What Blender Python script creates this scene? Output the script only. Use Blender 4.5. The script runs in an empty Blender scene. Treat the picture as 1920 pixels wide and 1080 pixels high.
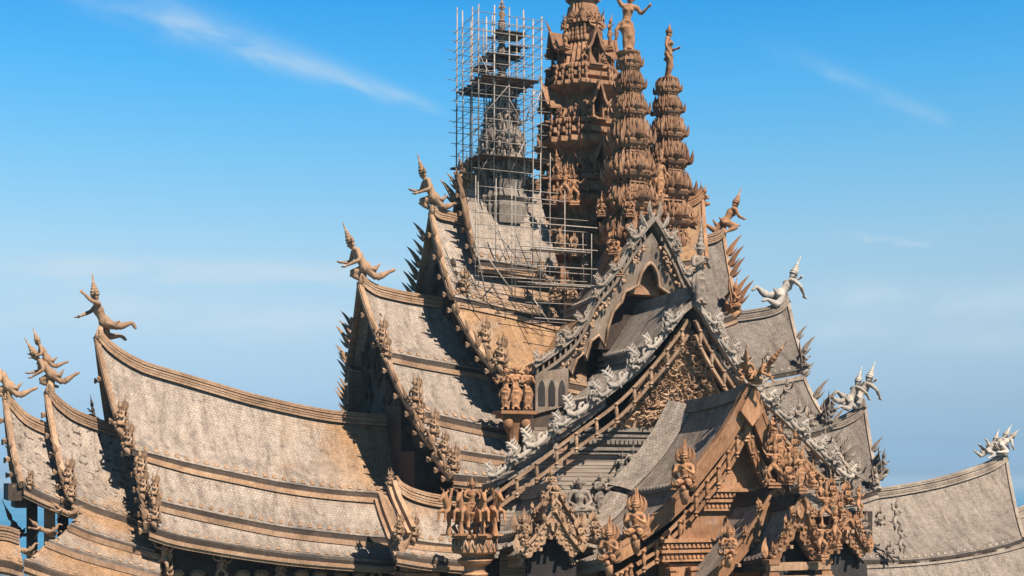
import bpy, bmesh, math, random
import numpy as np
from mathutils import Vector, Matrix, Euler, noise
random.seed(7)
C = bpy.context.scene.collection
SC = bpy.context.scene
PI = math.pi
# ------------------------------------------------------------------ camera
W, H = 1920.0, 1080.0
F = 2600.0                      # focal length in photograph pixels
HY = 907.0                      # row of the horizon
DIST, ANG = 120.0, math.radians(25.0)
HEAD = ANG - math.atan((1102 - 960) / F)
CAM = Vector((-DIST * math.sin(ANG), -DIST * math.cos(ANG), 40.0))
FW = Vector((math.sin(HEAD), math.cos(HEAD), 0)); RT = Vector((math.cos(HEAD), -math.sin(HEAD), 0)); UP = Vector((0, 0, 1))
cam = bpy.data.objects.new('camera', bpy.data.cameras.new('camera')); C.objects.link(cam)
cam.location = CAM; cam.rotation_euler = (PI / 2, 0, -HEAD)
cam.data.sensor_width = 36; cam.data.lens = 36 * F / W
cam.data.shift_y = (HY - H / 2) / W
cam.data.clip_start = 1; cam.data.clip_end = 60000
SC.camera = cam
SC.render.resolution_x = 1024; SC.render.resolution_y = 576

def ray(px, py): return FW + RT * ((px - 960) / F) + UP * ((HY - py) / F)
def onY(px, py, Y): r = ray(px, py); return CAM + r * ((Y - CAM.y) / r.y)
def onX(px, py, X): r = ray(px, py); return CAM + r * ((X - CAM.x) / r.x)
def proj(p):
    d = Vector(p) - CAM; z = d.dot(FW); return (960 + F * d.dot(RT) / z, HY - F * d.z / z, z)
def mpp(p): return (Vector(p) - CAM).dot(FW) / F       # metres per photograph pixel at p

# ------------------------------------------------------------------ light and sky
SUN_AZ, SUN_EL = math.radians(15), math.radians(50)     # azimuth from the front wing's axis towards +X
SDIR = Vector((math.sin(SUN_AZ) * math.cos(SUN_EL), -math.cos(SUN_AZ) * math.cos(SUN_EL), math.sin(SUN_EL)))
sun = bpy.data.objects.new('sun', bpy.data.lights.new('sun', 'SUN')); C.objects.link(sun)
sun.rotation_euler = SDIR.to_track_quat('Z', 'Y').to_euler(); sun.location = (60, -60, 140)
sun.data.energy = 5.0; sun.data.angle = math.radians(0.5); sun.data.color = (1.0, 0.93, 0.82)
SC.view_settings.view_transform = 'Standard'; SC.view_settings.look = 'None'
SC.view_settings.exposure = 1.0; SC.view_settings.gamma = 1.0
SC.cycles.max_bounces = 5; SC.cycles.diffuse_bounces = 1

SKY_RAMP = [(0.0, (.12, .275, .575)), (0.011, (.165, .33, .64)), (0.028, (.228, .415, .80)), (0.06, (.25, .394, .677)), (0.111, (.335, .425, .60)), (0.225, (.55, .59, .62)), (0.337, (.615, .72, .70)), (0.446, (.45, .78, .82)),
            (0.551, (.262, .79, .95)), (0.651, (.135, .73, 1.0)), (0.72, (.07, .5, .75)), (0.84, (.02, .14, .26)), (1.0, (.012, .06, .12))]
CLOUDS = [((120, -40), (830, 208), 46, 11, 0.42, 5, 60), ((-150, 490), (790, 515), 26, 20, 0.85, 5, 50), ((-100, 560), (700, 600), 50, 32, 0.6, 4, 40),
          ((1440, 80), (1790, 232), 16, 14, 0.16, 4, 60), ((1560, 436), (1750, 458), 6, 5, 0.3, 4, 80), ((1380, 545), (2000, 560), 30, 40, 0.45, 4, 40), ((1300, 600), (2000, 640), 30, 30, 0.3, 4, 40)]
world = bpy.data.worlds.new('World'); SC.world = world; world.use_nodes = True
def build_world():
    nt = world.node_tree; nt.nodes.clear(); L = nt.links.new
    def N(t, **k):
        n = nt.nodes.new(t)
        for a, b in k.items(): setattr(n, a, b)
        return n
    def M(op, a, b=None, c=None):
        n = N('ShaderNodeMath', operation=op)
        for i, v in enumerate((a, b, c)):
            if v is None: continue
            if isinstance(v, (int, float)): n.inputs[i].default_value = v
            else: L(v, n.inputs[i])
        return n.outputs[0]
    out = N('ShaderNodeOutputWorld'); bg = N('ShaderNodeBackground'); bg.inputs[1].default_value = 0.1
    sky = N('ShaderNodeTexSky', sky_type='NISHITA', sun_disc=False)
    sky.sun_elevation = SUN_EL; sky.sun_rotation = math.atan2(SDIR.x, SDIR.y); sky.altitude = 30
    sky.air_density = 1.0; sky.dust_density = 0.6; sky.ozone_density = 1.5
    tc = N('ShaderNodeTexCoord'); sep = N('ShaderNodeSeparateXYZ'); L(tc.outputs['Generated'], sep.inputs[0])
    x, y, z = sep.outputs
    # sky tint by height above the horizon; darkened above the view to deepen shade
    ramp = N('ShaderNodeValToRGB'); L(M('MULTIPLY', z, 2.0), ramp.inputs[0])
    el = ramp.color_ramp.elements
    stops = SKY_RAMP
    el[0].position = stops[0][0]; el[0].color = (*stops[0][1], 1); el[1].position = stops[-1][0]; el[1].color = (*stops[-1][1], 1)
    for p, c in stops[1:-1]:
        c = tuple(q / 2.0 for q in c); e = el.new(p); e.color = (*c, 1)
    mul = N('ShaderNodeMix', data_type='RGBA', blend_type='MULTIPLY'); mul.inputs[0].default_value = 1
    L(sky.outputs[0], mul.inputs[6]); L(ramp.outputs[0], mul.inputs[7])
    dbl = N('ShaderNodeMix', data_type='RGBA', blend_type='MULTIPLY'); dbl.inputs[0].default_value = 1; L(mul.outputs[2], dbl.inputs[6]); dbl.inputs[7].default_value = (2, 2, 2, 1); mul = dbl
    # thin cirrus: streaks laid out by compass heading (h) and slope (v)
    ch, sh = math.cos(HEAD), math.sin(HEAD)
    fwd = M('ADD', M('MULTIPLY', x, sh), M('MULTIPLY', y, ch)); side = M('SUBTRACT', M('MULTIPLY', x, ch), M('MULTIPLY', y, sh))
    fw = M('MAXIMUM', fwd, 0.05); h = M('DIVIDE', side, fw); v = M('DIVIDE', z, fw)
    comb = N('ShaderNodeCombineXYZ'); L(h, comb.inputs[0]); L(v, comb.inputs[1])
    def streak(p0, p1, w0, w1, amp, nsx, nsy, soft=1.0):
        (ax, ay), (bx, by) = [((p[0] - 960) / F, (HY - p[1]) / F) for p in (p0, p1)]
        ln = math.hypot(bx - ax, by - ay); ux, uy = (bx - ax) / ln, (by - ay) / ln
        s = M('DIVIDE', M('ADD', M('MULTIPLY', M('SUBTRACT', h, ax), ux), M('MULTIPLY', M('SUBTRACT', v, ay), uy)), ln)
        t = M('SUBTRACT', M('MULTIPLY', M('SUBTRACT', v, ay), ux), M('MULTIPLY', M('SUBTRACT', h, ax), uy))
        mp = N('ShaderNodeCombineXYZ'); L(M('MULTIPLY', s, nsx), mp.inputs[0]); L(M('MULTIPLY', t, nsy), mp.inputs[1])
        nz = N('ShaderNodeTexNoise'); nz.inputs['Scale'].default_value = 1; nz.inputs['Detail'].default_value = 5; nz.inputs['Distortion'].default_value = 0.6
        L(mp.outputs[0], nz.inputs[0])
        wv = M('ADD', w0 / F, M('MULTIPLY', s, (w1 - w0) / F))
        t2 = M('ADD', t, M('MULTIPLY', M('SUBTRACT', nz.outputs[0], 0.5), 30 / F))
        d = M('DIVIDE', t2, wv); g = M('EXPONENT', M('MULTIPLY', M('MULTIPLY', d, d), -soft))
        def sm(a, b, q):
            n = N('ShaderNodeMapRange', interpolation_type='SMOOTHSTEP'); n.inputs[1].default_value = a; n.inputs[2].default_value = b; L(q, n.inputs[0]); return n.outputs[0]
        e = M('MULTIPLY', sm(-0.15, 0.35, s), sm(1.03, 0.9, s))
        n2 = sm(0.3, 0.75, nz.outputs[0])
        return M('MULTIPLY', M('MULTIPLY', M('MULTIPLY', g, e), M('ADD', 0.35, n2)), amp)
    acc = None
    for a in CLOUDS:
        k = streak(*a); acc = k if acc is None else M('ADD', acc, k)
    acc = M('MINIMUM', acc, 0.75)
    mix = N('ShaderNodeMix', data_type='RGBA'); L(acc, mix.inputs[0]); L(mul.outputs[2], mix.inputs[6]); mix.inputs[7].default_value = (2.85, 3.65, 4.25, 1)
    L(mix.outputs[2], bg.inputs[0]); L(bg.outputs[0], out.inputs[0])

build_world()

# ------------------------------------------------------------------ materials
def mat(name, build, rough=0.85):
    m = bpy.data.materials.new(name); m.use_nodes = True; nt = m.node_tree
    b = nt.nodes['Principled BSDF']; b.inputs['Roughness'].default_value = rough
    if 'Specular IOR Level' in b.inputs: b.inputs['Specular IOR Level'].default_value = 0.2
    build(nt, b); return m
def nn(nt, t, **k):
    n = nt.nodes.new(t)
    for a, v in k.items(): setattr(n, a, v)
    return n
def noise_n(nt, vec, scale, detail=4, rough=0.55, dist=0.0):
    n = nn(nt, 'ShaderNodeTexNoise'); n.inputs['Scale'].default_value = scale; n.inputs['Detail'].default_value = detail
    n.inputs['Roughness'].default_value = rough; n.inputs['Distortion'].default_value = dist
    if vec is not None: nt.links.new(vec, n.inputs[0])
    return n.outputs[0]
def rampn(nt, fac, stops):
    r = nn(nt, 'ShaderNodeValToRGB'); nt.links.new(fac, r.inputs[0]); e = r.color_ramp.elements
    e[0].position, e[0].color = stops[0][0], (*stops[0][1], 1); e[1].position, e[1].color = stops[-1][0], (*stops[-1][1], 1)
    for p, c in stops[1:-1]: q = e.new(p); q.color = (*c, 1)
    return r.outputs[0]
def mixn(nt, fac, a, b, mode='MIX'):
    n = nn(nt, 'ShaderNodeMix', data_type='RGBA', blend_type=mode)
    for i, v in ((0, fac), (6, a), (7, b)):
        if isinstance(v, (int, float)): n.inputs[i].default_value = v
        elif isinstance(v, tuple): n.inputs[i].default_value = (*v, 1) if len(v) == 3 else v
        else: nt.links.new(v, n.inputs[i])
    return n.outputs[2]
def mapv(nt, scale, src='Object'):
    tc = nn(nt, 'ShaderNodeTexCoord'); m = nn(nt, 'ShaderNodeMapping'); m.inputs['Scale'].default_value = scale
    nt.links.new(tc.outputs[src], m.inputs[0]); return m.outputs[0]
def bump(nt, b, h, strength, dist):
    n = nn(nt, 'ShaderNodeBump'); n.inputs['Strength'].default_value = strength; n.inputs['Distance'].default_value = dist
    nt.links.new(h, n.inputs['Height']); nt.links.new(n.outputs[0], b.inputs['Normal'])

ALB = 0.76
def wood(c0, c1, c2, scale=1.0, bs=0.5):
    c0, c1, c2 = [tuple(q * ALB for q in c) for c in (c0, c1, c2)]
    def f(nt, b):
        p = mapv(nt, (1, 1, 1)); pv = mapv(nt, (1.6, 1.6, 0.35)); 
        n1 = noise_n(nt, p, 0.5 * scale, 6, 0.65, 0.4); n2 = noise_n(nt, pv, 5 * scale, 5, 0.7)
        n3 = noise_n(nt, p, 14, 3, 0.6)
        a = rampn(nt, n1, [(0.3, c0), (0.52, c1), (0.72, c2)])
        g = rampn(nt, n2, [(0.32, (0.55, 0.52, 0.5)), (0.55, (1, 1, 1)), (0.75, (1.2, 1.18, 1.15))])
        c = mixn(nt, 0.8, a, g, 'MULTIPLY')
        oi = nn(nt, 'ShaderNodeObjectInfo'); c = mixn(nt, 1.0, c, rampn(nt, oi.outputs['Random'], [(0.0, (0.76, 0.74, 0.73)), (0.5, (0.98, 0.98, 0.98)), (1.0, (1.16, 1.14, 1.1))]), 'MULTIPLY')
        sv = nn(nt, 'ShaderNodeMapRange', interpolation_type='SMOOTHSTEP'); sv.inputs[1].default_value = 0.54; sv.inputs[2].default_value = 0.72; sv.inputs[4].default_value = 0.55; nt.links.new(noise_n(nt, p, 0.8, 6, 0.7, 0.5), sv.inputs[0])
        c = mixn(nt, sv.outputs[0], c, tuple(.5 * (q + max(c1) * .62) for q in c1))                       # silvered patches
        nt.links.new(c, b.inputs['Base Color'])
        bump(nt, b, n3, bs, 0.06)
    return f
def shingle(nt, b):
    # weathered hardwood shingles: grey-silver, browner where new ("warm" attribute), rows + streaks + speckle
    uv = nn(nt, 'ShaderNodeUVMap', uv_map='UVMap').outputs[0]
    br = nn(nt, 'ShaderNodeTexBrick'); nt.links.new(uv, br.inputs[0]); br.inputs['Scale'].default_value = 1
    br.inputs['Brick Width'].default_value = 0.24; br.inputs['Row Height'].default_value = 0.22; br.inputs['Mortar Size'].default_value = 0.02
    br.inputs['Color1'].default_value = (0.74, 0.74, 0.75, 1); br.inputs['Color2'].default_value = (1.12, 1.12, 1.12, 1); br.inputs['Mortar'].default_value = (0.4, 0.38, 0.38, 1)
    mp = nn(nt, 'ShaderNodeMapping'); mp.inputs['Scale'].default_value = (1, 0.16, 1); nt.links.new(uv, mp.inputs[0])
    big = noise_n(nt, uv, 0.22, 5, 0.6, 0.5); streak = noise_n(nt, mp.outputs[0], 1.6, 6, 0.7, 0.3); speck = noise_n(nt, uv, 5.5, 3, 0.8)
    spots = noise_n(nt, uv, 1.5, 6, 0.8)
    at = nn(nt, 'ShaderNodeAttribute', attribute_name='warm')
    grey = rampn(nt, streak, [(0.3, (0.19, 0.148, 0.12)), (0.47, (0.335, 0.27, 0.222)), (0.68, (0.45, 0.372, 0.312))])
    brown = rampn(nt, streak, [(0.3, (0.27, 0.15, 0.075)), (0.7, (0.42, 0.255, 0.14))])
    wm = nn(nt, 'ShaderNodeMath', operation='ADD'); nt.links.new(at.outputs['Fac'], wm.inputs[0])
    sc = nn(nt, 'ShaderNodeMath', operation='MULTIPLY_ADD'); nt.links.new(big, sc.inputs[0]); sc.inputs[1].default_value = 1.5; sc.inputs[2].default_value = -0.78
    nt.links.new(sc.outputs[0], wm.inputs[1])
    sm = nn(nt, 'ShaderNodeMapRange', interpolation_type='SMOOTHSTEP'); sm.inputs[1].default_value = 0.12; sm.inputs[2].default_value = 0.8; nt.links.new(wm.outputs[0], sm.inputs[0])
    c = mixn(nt, sm.outputs[0], grey, brown)
    ng = nn(nt, 'ShaderNodeMapRange'); ng.inputs[1].default_value = -1.0; ng.inputs[2].default_value = 0.0; nt.links.new(at.outputs['Fac'], ng.inputs[0])   # older, greyer shingles
    c = mixn(nt, 1.0, c, rampn(nt, ng.outputs[0], [(0.0, (0.46, 0.48, 0.5)), (1.0, (1, 1, 1))]), 'MULTIPLY')
    ag = nn(nt, 'ShaderNodeAttribute', attribute_name='grime'); gm = nn(nt, 'ShaderNodeMath', operation='MULTIPLY'); nt.links.new(ag.outputs['Fac'], gm.inputs[0])   # mould stains along the eaves
    gn = nn(nt, 'ShaderNodeMapRange', interpolation_type='SMOOTHSTEP'); gn.inputs[1].default_value = 0.46; gn.inputs[2].default_value = 0.66; nt.links.new(noise_n(nt, uv, 0.35, 5, 0.65, 0.6), gn.inputs[0]); nt.links.new(gn.outputs[0], gm.inputs[1])
    c = mixn(nt, gm.outputs[0], c, (0.13, 0.115, 0.105)); c = mixn(nt, 1.0, c, (ALB * 1.09, ALB * 1.05, ALB * 1.0), 'MULTIPLY')
    dots = rampn(nt, noise_n(nt, uv, 2.6, 2, 0.5), [(0.36, (0.3, 0.28, 0.27)), (0.42, (1, 1, 1))]); asp = nn(nt, 'ShaderNodeAttribute', attribute_name='speck')   # lichen spots
    c = mixn(nt, asp.outputs['Fac'], c, mixn(nt, 1.0, c, dots, 'MULTIPLY'))
    dk = rampn(nt, spots, [(0.32, (0.36, 0.34, 0.33)), (0.47, (0.95, 0.95, 0.95)), (0.7, (1.12, 1.1, 1.08))])
    c = mixn(nt, 0.85, c, dk, 'MULTIPLY')
    sp = rampn(nt, speck, [(0.3, (0.62, 0.6, 0.59)), (0.5, (1, 1, 1)), (0.7, (1.18, 1.17, 1.15))])
    c = mixn(nt, 0.75, c, sp, 'MULTIPLY')
    c = mixn(nt, 0.55, c, br.outputs[0], 'MULTIPLY')
    nt.links.new(c, b.inputs['Base Color'])
    bump(nt, b, br.outputs[0], 0.5, 0.04)
def planks(nt, b):
    p = mapv(nt, (0.12, 1, 3.0)); n = noise_n(nt, p, 1.4, 5, 0.7); p2 = mapv(nt, (0.5, 0.5, 0.5)); n2 = noise_n(nt, p2, 0.6, 4)
    a = rampn(nt, n, [(0.3, (0.13, 0.085, 0.06)), (0.5, (0.31, 0.235, 0.18)), (0.7, (0.42, 0.34, 0.27))])
    br = rampn(nt, n2, [(0.5, (1, 1, 1)), (0.68, (1.15, 0.72, 0.5))])
    nt.links.new(mixn(nt, 1.0, mixn(nt, 0.8, a, br, 'MULTIPLY'), (ALB, ALB, ALB), 'MULTIPLY'), b.inputs['Base Color'])
    bump(nt, b, n, 0.5, 0.05)
MAT = {
 'shingle': mat('weathered_shingle', shingle),
 'brown': mat('carved_brown_wood', wood((0.27, 0.132, 0.066), (0.445, 0.225, 0.115), (0.56, 0.305, 0.165))),
 'tan': mat('tan_wood', wood((0.25, 0.15, 0.09), (0.43, 0.262, 0.158), (0.55, 0.37, 0.245))),
 'pale': mat('bleached_wood', wood((0.24, 0.19, 0.15), (0.44, 0.365, 0.3), (0.57, 0.49, 0.415))),
 'towerwood': mat('old_brown_carved_wood', wood((0.17, 0.088, 0.05), (0.345, 0.178, 0.096), (0.5, 0.275, 0.15), 1.6)),
 'bone': mat('sun_bleached_wood', wood((0.36, 0.3, 0.24), (0.6, 0.52, 0.44), (0.74, 0.66, 0.58))),
 'dtan': mat('dull_tan_wood', wood((0.13, 0.09, 0.065), (0.26, 0.19, 0.14), (0.36, 0.28, 0.22))),
 'grey': mat('silver_grey_wood', wood((0.19, 0.145, 0.11), (0.385, 0.30, 0.235), (0.52, 0.42, 0.345))),
 'dgrey': mat('dull_grey_wood', wood((0.15, 0.12, 0.1), (0.29, 0.235, 0.19), (0.4, 0.33, 0.27))),
 'dark': mat('shade_dark_wood', wood((0.05, 0.035, 0.028), (0.085, 0.06, 0.045), (0.13, 0.09, 0.065))),  # shade put into the colour, for walls, gables and boards that sit unlit
 'planks': mat('horizontal_planks', planks),
 'metal': mat('bamboo_and_steel_poles', wood((0.28, 0.23, 0.19), (0.42, 0.35, 0.3), (0.52, 0.45, 0.39))),
 'black': mat('shadow_black_board', wood((0.03, 0.026, 0.026), (0.045, 0.038, 0.036), (0.06, 0.05, 0.046))),  # near-black panels paint the shade inside porch, dormer and niche openings
}
def sea(nt, b):
    p = mapv(nt, (1, 1, 1)); n = noise_n(nt, p, 0.12, 6, 0.6); n2 = noise_n(nt, p, 0.004, 4)
    nt.links.new(rampn(nt, n2, [(0.35, (0.02, 0.13, 0.24)), (0.65, (0.035, 0.18, 0.30))]), b.inputs['Base Color'])
    b.inputs['Roughness'].default_value = 0.5; bump(nt, b, n, 0.6, 0.6)
def earth(nt, b):
    p = mapv(nt, (1, 1, 1)); n = noise_n(nt, p, 0.1, 6, 0.6)
    nt.links.new(rampn(nt, n, [(0.35, (0.05, 0.07, 0.025)), (0.65, (0.16, 0.12, 0.07))]), b.inputs['Base Color'])
MAT['sea'] = mat('sea_water', sea); MAT['earth'] = mat('earth', earth)

# ------------------------------------------------------------------ mesh helpers
class MB:
    def __init__(s): s.v = []; s.f = []; s.uv = {}; s.warm = {}; s.grime = {}; s.speck = {}; s.smooth = []
    def add(s, vs, fs, sm=False):
        o = len(s.v); s.v += [Vector(p) for p in vs]
        for f in fs: s.f.append([i + o for i in f]); s.smooth.append(sm)
        return o
    def box(s, c, size, R=None):
        hx, hy, hz = size[0] / 2, size[1] / 2, size[2] / 2
        vs = [Vector((x, y, z)) for z in (-hz, hz) for y in (-hy, hy) for x in (-hx, hx)]
        if R is not None: vs = [R @ p for p in vs]
        s.add([p + Vector(c) for p in vs], [(0, 2, 3, 1), (4, 5, 7, 6), (0, 1, 5, 4), (1, 3, 7, 5), (3, 2, 6, 7), (2, 0, 4, 6)])
    def sweep(s, path, sect, up=(0, 0, 1), closed=True, cap=True, scale=None, sm=False, side=None):
        """sweep a 2-D section [(a,b)] along a path; a = sideways, b = along up"""
        path = [Vector(p) for p in path]; n = len(sect); rings = []; up = Vector(up)
        for i, p in enumerate(path):
            t = (path[min(i + 1, len(path) - 1)] - path[max(i - 1, 0)]).normalized()
            if side is not None:
                a = (Vector(side) - t * t.dot(Vector(side))).normalized(); b = t.cross(a) ; 
                if b.dot(up) < 0: b = -b
            else:
                a = t.cross(up)
                if a.length < 1e-4: a = t.cross(Vector((1, 0, 0)))
                a.normalize(); b = a.cross(t).normalized()
            k = 1 if scale is None else scale[i]
            rings.append([p + a * (q[0] * k) + b * (q[1] * k) for q in sect])
        vs = [q for r in rings for q in r]; fs = []
        for i in range(len(path) - 1):
            for j in range(n if closed else n - 1):
                j2 = (j + 1) % n
                fs.append((i * n + j, i * n + j2, (i + 1) * n + j2, (i + 1) * n + j))
        if cap and closed: fs.append(tuple(range(n - 1, -1, -1))); fs.append(tuple((len(path) - 1) * n + j for j in range(n)))
        s.add(vs, fs, sm)
    def beam(s, path, w, h, up=(0, 0, 1), off=(0, 0), **k):
        a, b = off; s.sweep(path, [(-w / 2 + a, -h / 2 + b), (w / 2 + a, -h / 2 + b), (w / 2 + a, h / 2 + b), (-w / 2 + a, h / 2 + b)], up, **k)
    def tube(s, path, r, n=6, sm=True):
        if isinstance(r, (int, float)): r = [r] * len(path)
        s.sweep(path, [(math.cos(2 * PI * j / n), math.sin(2 * PI * j / n)) for j in range(n)], scale=r, up=(0.03, 0.05, 1), sm=sm)
    def lathe(s, c, prof, n=12, poly=None, rot=0, sm=False, cap=True):
        """prof [(r,z)]; poly = unit cross-section points, default circle"""
        if poly is None: poly = [(math.cos(2 * PI * j / n), math.sin(2 * PI * j / n)) for j in range(n)]
        n = len(poly); cr, sr = math.cos(rot), math.sin(rot); c = Vector(c); vs = []
        for r, z in prof:
            for a, b in poly: vs.append(c + Vector(((a * cr - b * sr) * r, (a * sr + b * cr) * r, z)))
        fs = [(i * n + j, i * n + (j + 1) % n, (i + 1) * n + (j + 1) % n, (i + 1) * n + j) for i in range(len(prof) - 1) for j in range(n)]
        if cap: fs.append(tuple(range(n - 1, -1, -1))); fs.append(tuple((len(prof) - 1) * n + j for j in range(n)))
        s.add(vs, fs, sm)
    def ball(s, c, r, R=None, nu=10, nv=7):
        rx, ry, rz = (r, r, r) if isinstance(r, (int, float)) else r
        vs = []; c = Vector(c)
        for i in range(nv + 1):
            th = PI * i / nv
            for j in range(nu):
                ph = 2 * PI * j / nu; p = Vector((rx * math.sin(th) * math.cos(ph), ry * math.sin(th) * math.sin(ph), rz * math.cos(th)))
                vs.append(c + (R @ p if R is not None else p))
        s.add(vs, [(i * nu + j, (i + 1) * nu + j, (i + 1) * nu + (j + 1) % nu, i * nu + (j + 1) % nu) for i in range(nv) for j in range(nu)], True)
    def blade(s, base, tip, w, t, bend=(0, 0, 0), n=6, face=(0, -1, 0), waist=0.35):
        """flame leaf: a diamond-section blade from base to tip, bowed by bend, its flat side turned to face"""
        base, tip, bend = Vector(base), Vector(tip), Vector(bend); path = []; ks = []
        for i in range(n + 1):
            u = i / n; path.append(base.lerp(tip, u) + bend * (4 * u * (1 - u))); ks.append(max(0.03, (0.55 + 1.2 * u / waist * 0.4 if u < waist else 1.03 * (1 - (u - waist) / (1 - waist)) ** 0.8)))
        fv = Vector(face); ax = (tip - base).normalized(); a = ax.cross(fv)
        if a.length < 1e-3: a = ax.cross(Vector((1, 0, 0)))
        s.sweep(path, [(-w / 2, 0), (0, -t / 2), (w / 2, 0), (0, t / 2)], side=a.normalized(), scale=ks, up=fv)
    def obj(s, name, m, parent=None, sm=None):
        me = bpy.data.meshes.new(name); me.from_pydata([tuple(p) for p in s.v], [], s.f); me.materials.append(MAT[m] if isinstance(m, str) else m)
        me.polygons.foreach_set('use_smooth', s.smooth if sm is None else [sm] * len(s.f))
        if s.uv:
            ul = me.uv_layers.new(name='UVMap'); d = np.zeros((len(me.loops), 2), np.float32); vi = np.zeros(len(me.loops), np.int32); me.loops.foreach_get('vertex_index', vi)
            tab = np.zeros((len(s.v), 2), np.float32)
            for i, q in s.uv.items(): tab[i] = q
            ul.data.foreach_set('uv', tab[vi].ravel())
        for nm_, src in (('warm', s.warm), ('grime', s.grime), ('speck', s.speck)):
            if not src: continue
            a = me.attributes.new(nm_, 'FLOAT', 'POINT'); t = np.zeros(len(s.v), np.float32)
            for i, q in src.items(): t[i] = q
            a.data.foreach_set('value', t)
        me.update()
        bm = bmesh.new(); bm.from_mesh(me); bmesh.ops.recalc_face_normals(bm, faces=bm.faces); bm.to_mesh(me); bm.free()
        o = bpy.data.objects.new(name, me); C.objects.link(o)
        if parent is not None: o.parent = parent
        return o
def empty(name, loc=(0, 0, 0), parent=None):
    o = bpy.data.objects.new(name, None); C.objects.link(o); o.location = loc; o.empty_display_size = 0.5
    if parent is not None: o.parent = parent
    return o
def tag(o, label=None, cat=None, group=None, kind=None):
    for k, v in (('label', label), ('category', cat), ('group', group), ('kind', kind)):
        if v: o[k] = v
    return o
def spline(pts, n):
    """resample a polyline of tuples/Vectors to n points, smoothly (Catmull-Rom), even in arc length"""
    P = [Vector(p) if len(p) == 3 else Vector((p[0], p[1], 0)) for p in pts]
    if len(P) == 2: return [P[0].lerp(P[1], i / (n - 1)) for i in range(n)]
    Q = [P[0] * 2 - P[1]] + P + [P[-1] * 2 - P[-2]]; out = []
    for i in range(1, len(Q) - 2):
        for k in range(12):
            t = k / 12; a, b, c, d = Q[i - 1], Q[i], Q[i + 1], Q[i + 2]
            out.append(0.5 * ((2 * b) + (c - a) * t + (2 * a - 5 * b + 4 * c - d) * t * t + (3 * b - a - 3 * c + d) * t ** 3))
    out.append(P[-1]); L = [0]
    for i in range(1, len(out)): L.append(L[-1] + (out[i] - out[i - 1]).length)
    res = []; j = 0
    for i in range(n):
        s = L[-1] * i / (n - 1)
        while j < len(L) - 2 and L[j + 1] < s: j += 1
        t = (s - L[j]) / max(1e-9, L[j + 1] - L[j]); res.append(out[j].lerp(out[j + 1], min(1, max(0, t))))
    return res

# ------------------------------------------------------------------ sea, ground
m_ = MB(); S_ = 30000
m_.add([(-S_, -S_, 0), (S_, -S_, 0), (S_, S_, 0), (-S_, S_, 0)], [(0, 1, 2, 3)]); tag(m_.obj('sea', 'sea'), kind='structure')
m_ = MB(); n_ = 48; vs_ = [(0, -40, 5.5)] + [(110 * math.cos(2 * PI * i / n_) * (1 + .12 * math.sin(3 * i)), -40 + 120 * math.sin(2 * PI * i / n_) * (1 + .1 * math.sin(5 * i)), 4) for i in range(n_)]
vs_ += [(p[0] * 1.12, p[1] * 1.12, -1) for p in vs_[1:]]
m_.add(vs_, [(0, 1 + i, 1 + (i + 1) % n_) for i in range(n_)] + [(1 + i, 1 + n_ + i, 1 + n_ + (i + 1) % n_, 1 + (i + 1) % n_) for i in range(n_)])
tag(m_.obj('ground', 'earth'), kind='structure')
# ================================================================== THE TEMPLE
temple = tag(empty('temple', (0, 0, 4)), 'huge carved wooden temple with swept tiered shingle roofs and clustered spires', 'temple')
bpy.context.view_layer.update()
def part(mb, name, m, parent=None, label=None, sm=None):
    """link a mesh built in world coordinates as a part of the temple (or a sub-part of one of its parts)"""
    o = mb.obj(name, m, sm=sm); o.parent = parent or temple
    if parent is None: o.matrix_parent_inverse = Matrix.Translation((0, 0, -4))
    if label: o['label'] = label
    return o
def partcopy(src, name, M, parent):
    """a copy of a prototype mesh placed by the world matrix M as a sub-part"""
    o = bpy.data.objects.new(name, src); C.objects.link(o); o.parent = parent; o.matrix_basis = M
    if parent is temple: o.matrix_parent_inverse = Matrix.Translation((0, 0, -4))
    return o

def grid_slab(mb, rows, th, uvs, warm=None, speck=0.25):
    """rows of points -> closed slab of thickness th downwards (along -n)"""
    nr, nc = len(rows), len(rows[0]); o = len(mb.v)
    nrm = []
    for i in range(nr):
        for j in range(nc):
            a = rows[min(i + 1, nr - 1)][j] - rows[max(i - 1, 0)][j]; b = rows[i][min(j + 1, nc - 1)] - rows[i][max(j - 1, 0)]
            nrm.append(a.cross(b).normalized())
    if nrm[len(nrm) // 2].z < 0: nrm = [-q for q in nrm]
    top = [p for r in rows for p in r]; bot = [p - q * th for p, q in zip(top, nrm)]
    N_ = nr * nc; fs = []
    for i in range(nr - 1):
        for j in range(nc - 1):
            a = i * nc + j; fs.append((a, a + 1, a + nc + 1, a + nc)); fs.append((N_ + a, N_ + a + nc, N_ + a + nc + 1, N_ + a + 1))
    rim = [j for j in range(nc)] + [i * nc + nc - 1 for i in range(1, nr)] + [(nr - 1) * nc + j for j in range(nc - 2, -1, -1)] + [i * nc for i in range(nr - 2, 0, -1)]
    for k in range(len(rim)):
        a, b = rim[k], rim[(k + 1) % len(rim)]; fs.append((a, b, N_ + b, N_ + a))
    mb.add(top + bot, fs)
    for k in range(N_):
        i, j = divmod(k, nc); u = uvs(i, j); mb.uv[o + k] = u; mb.uv[o + N_ + k] = u
        w = warm(i / (nr - 1), j / (nc - 1)) if warm else 0.0; mb.speck[o + k] = mb.speck[o + N_ + k] = speck * (1 - .6 * i / (nr - 1)); mb.warm[o + k] = w; mb.warm[o + N_ + k] = w; mb.grime[o + k] = mb.grime[o + N_ + k] = min(1, .12 + .75 * (i / (nr - 1)) ** 2.5)
    return nrm
def flipY(p, y0=0.0): return Vector((p.x, 2 * y0 - p.y, p.z))
def flipX(p, x0=0.0): return Vector((2 * x0 - p.x, p.y, p.z))

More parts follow.
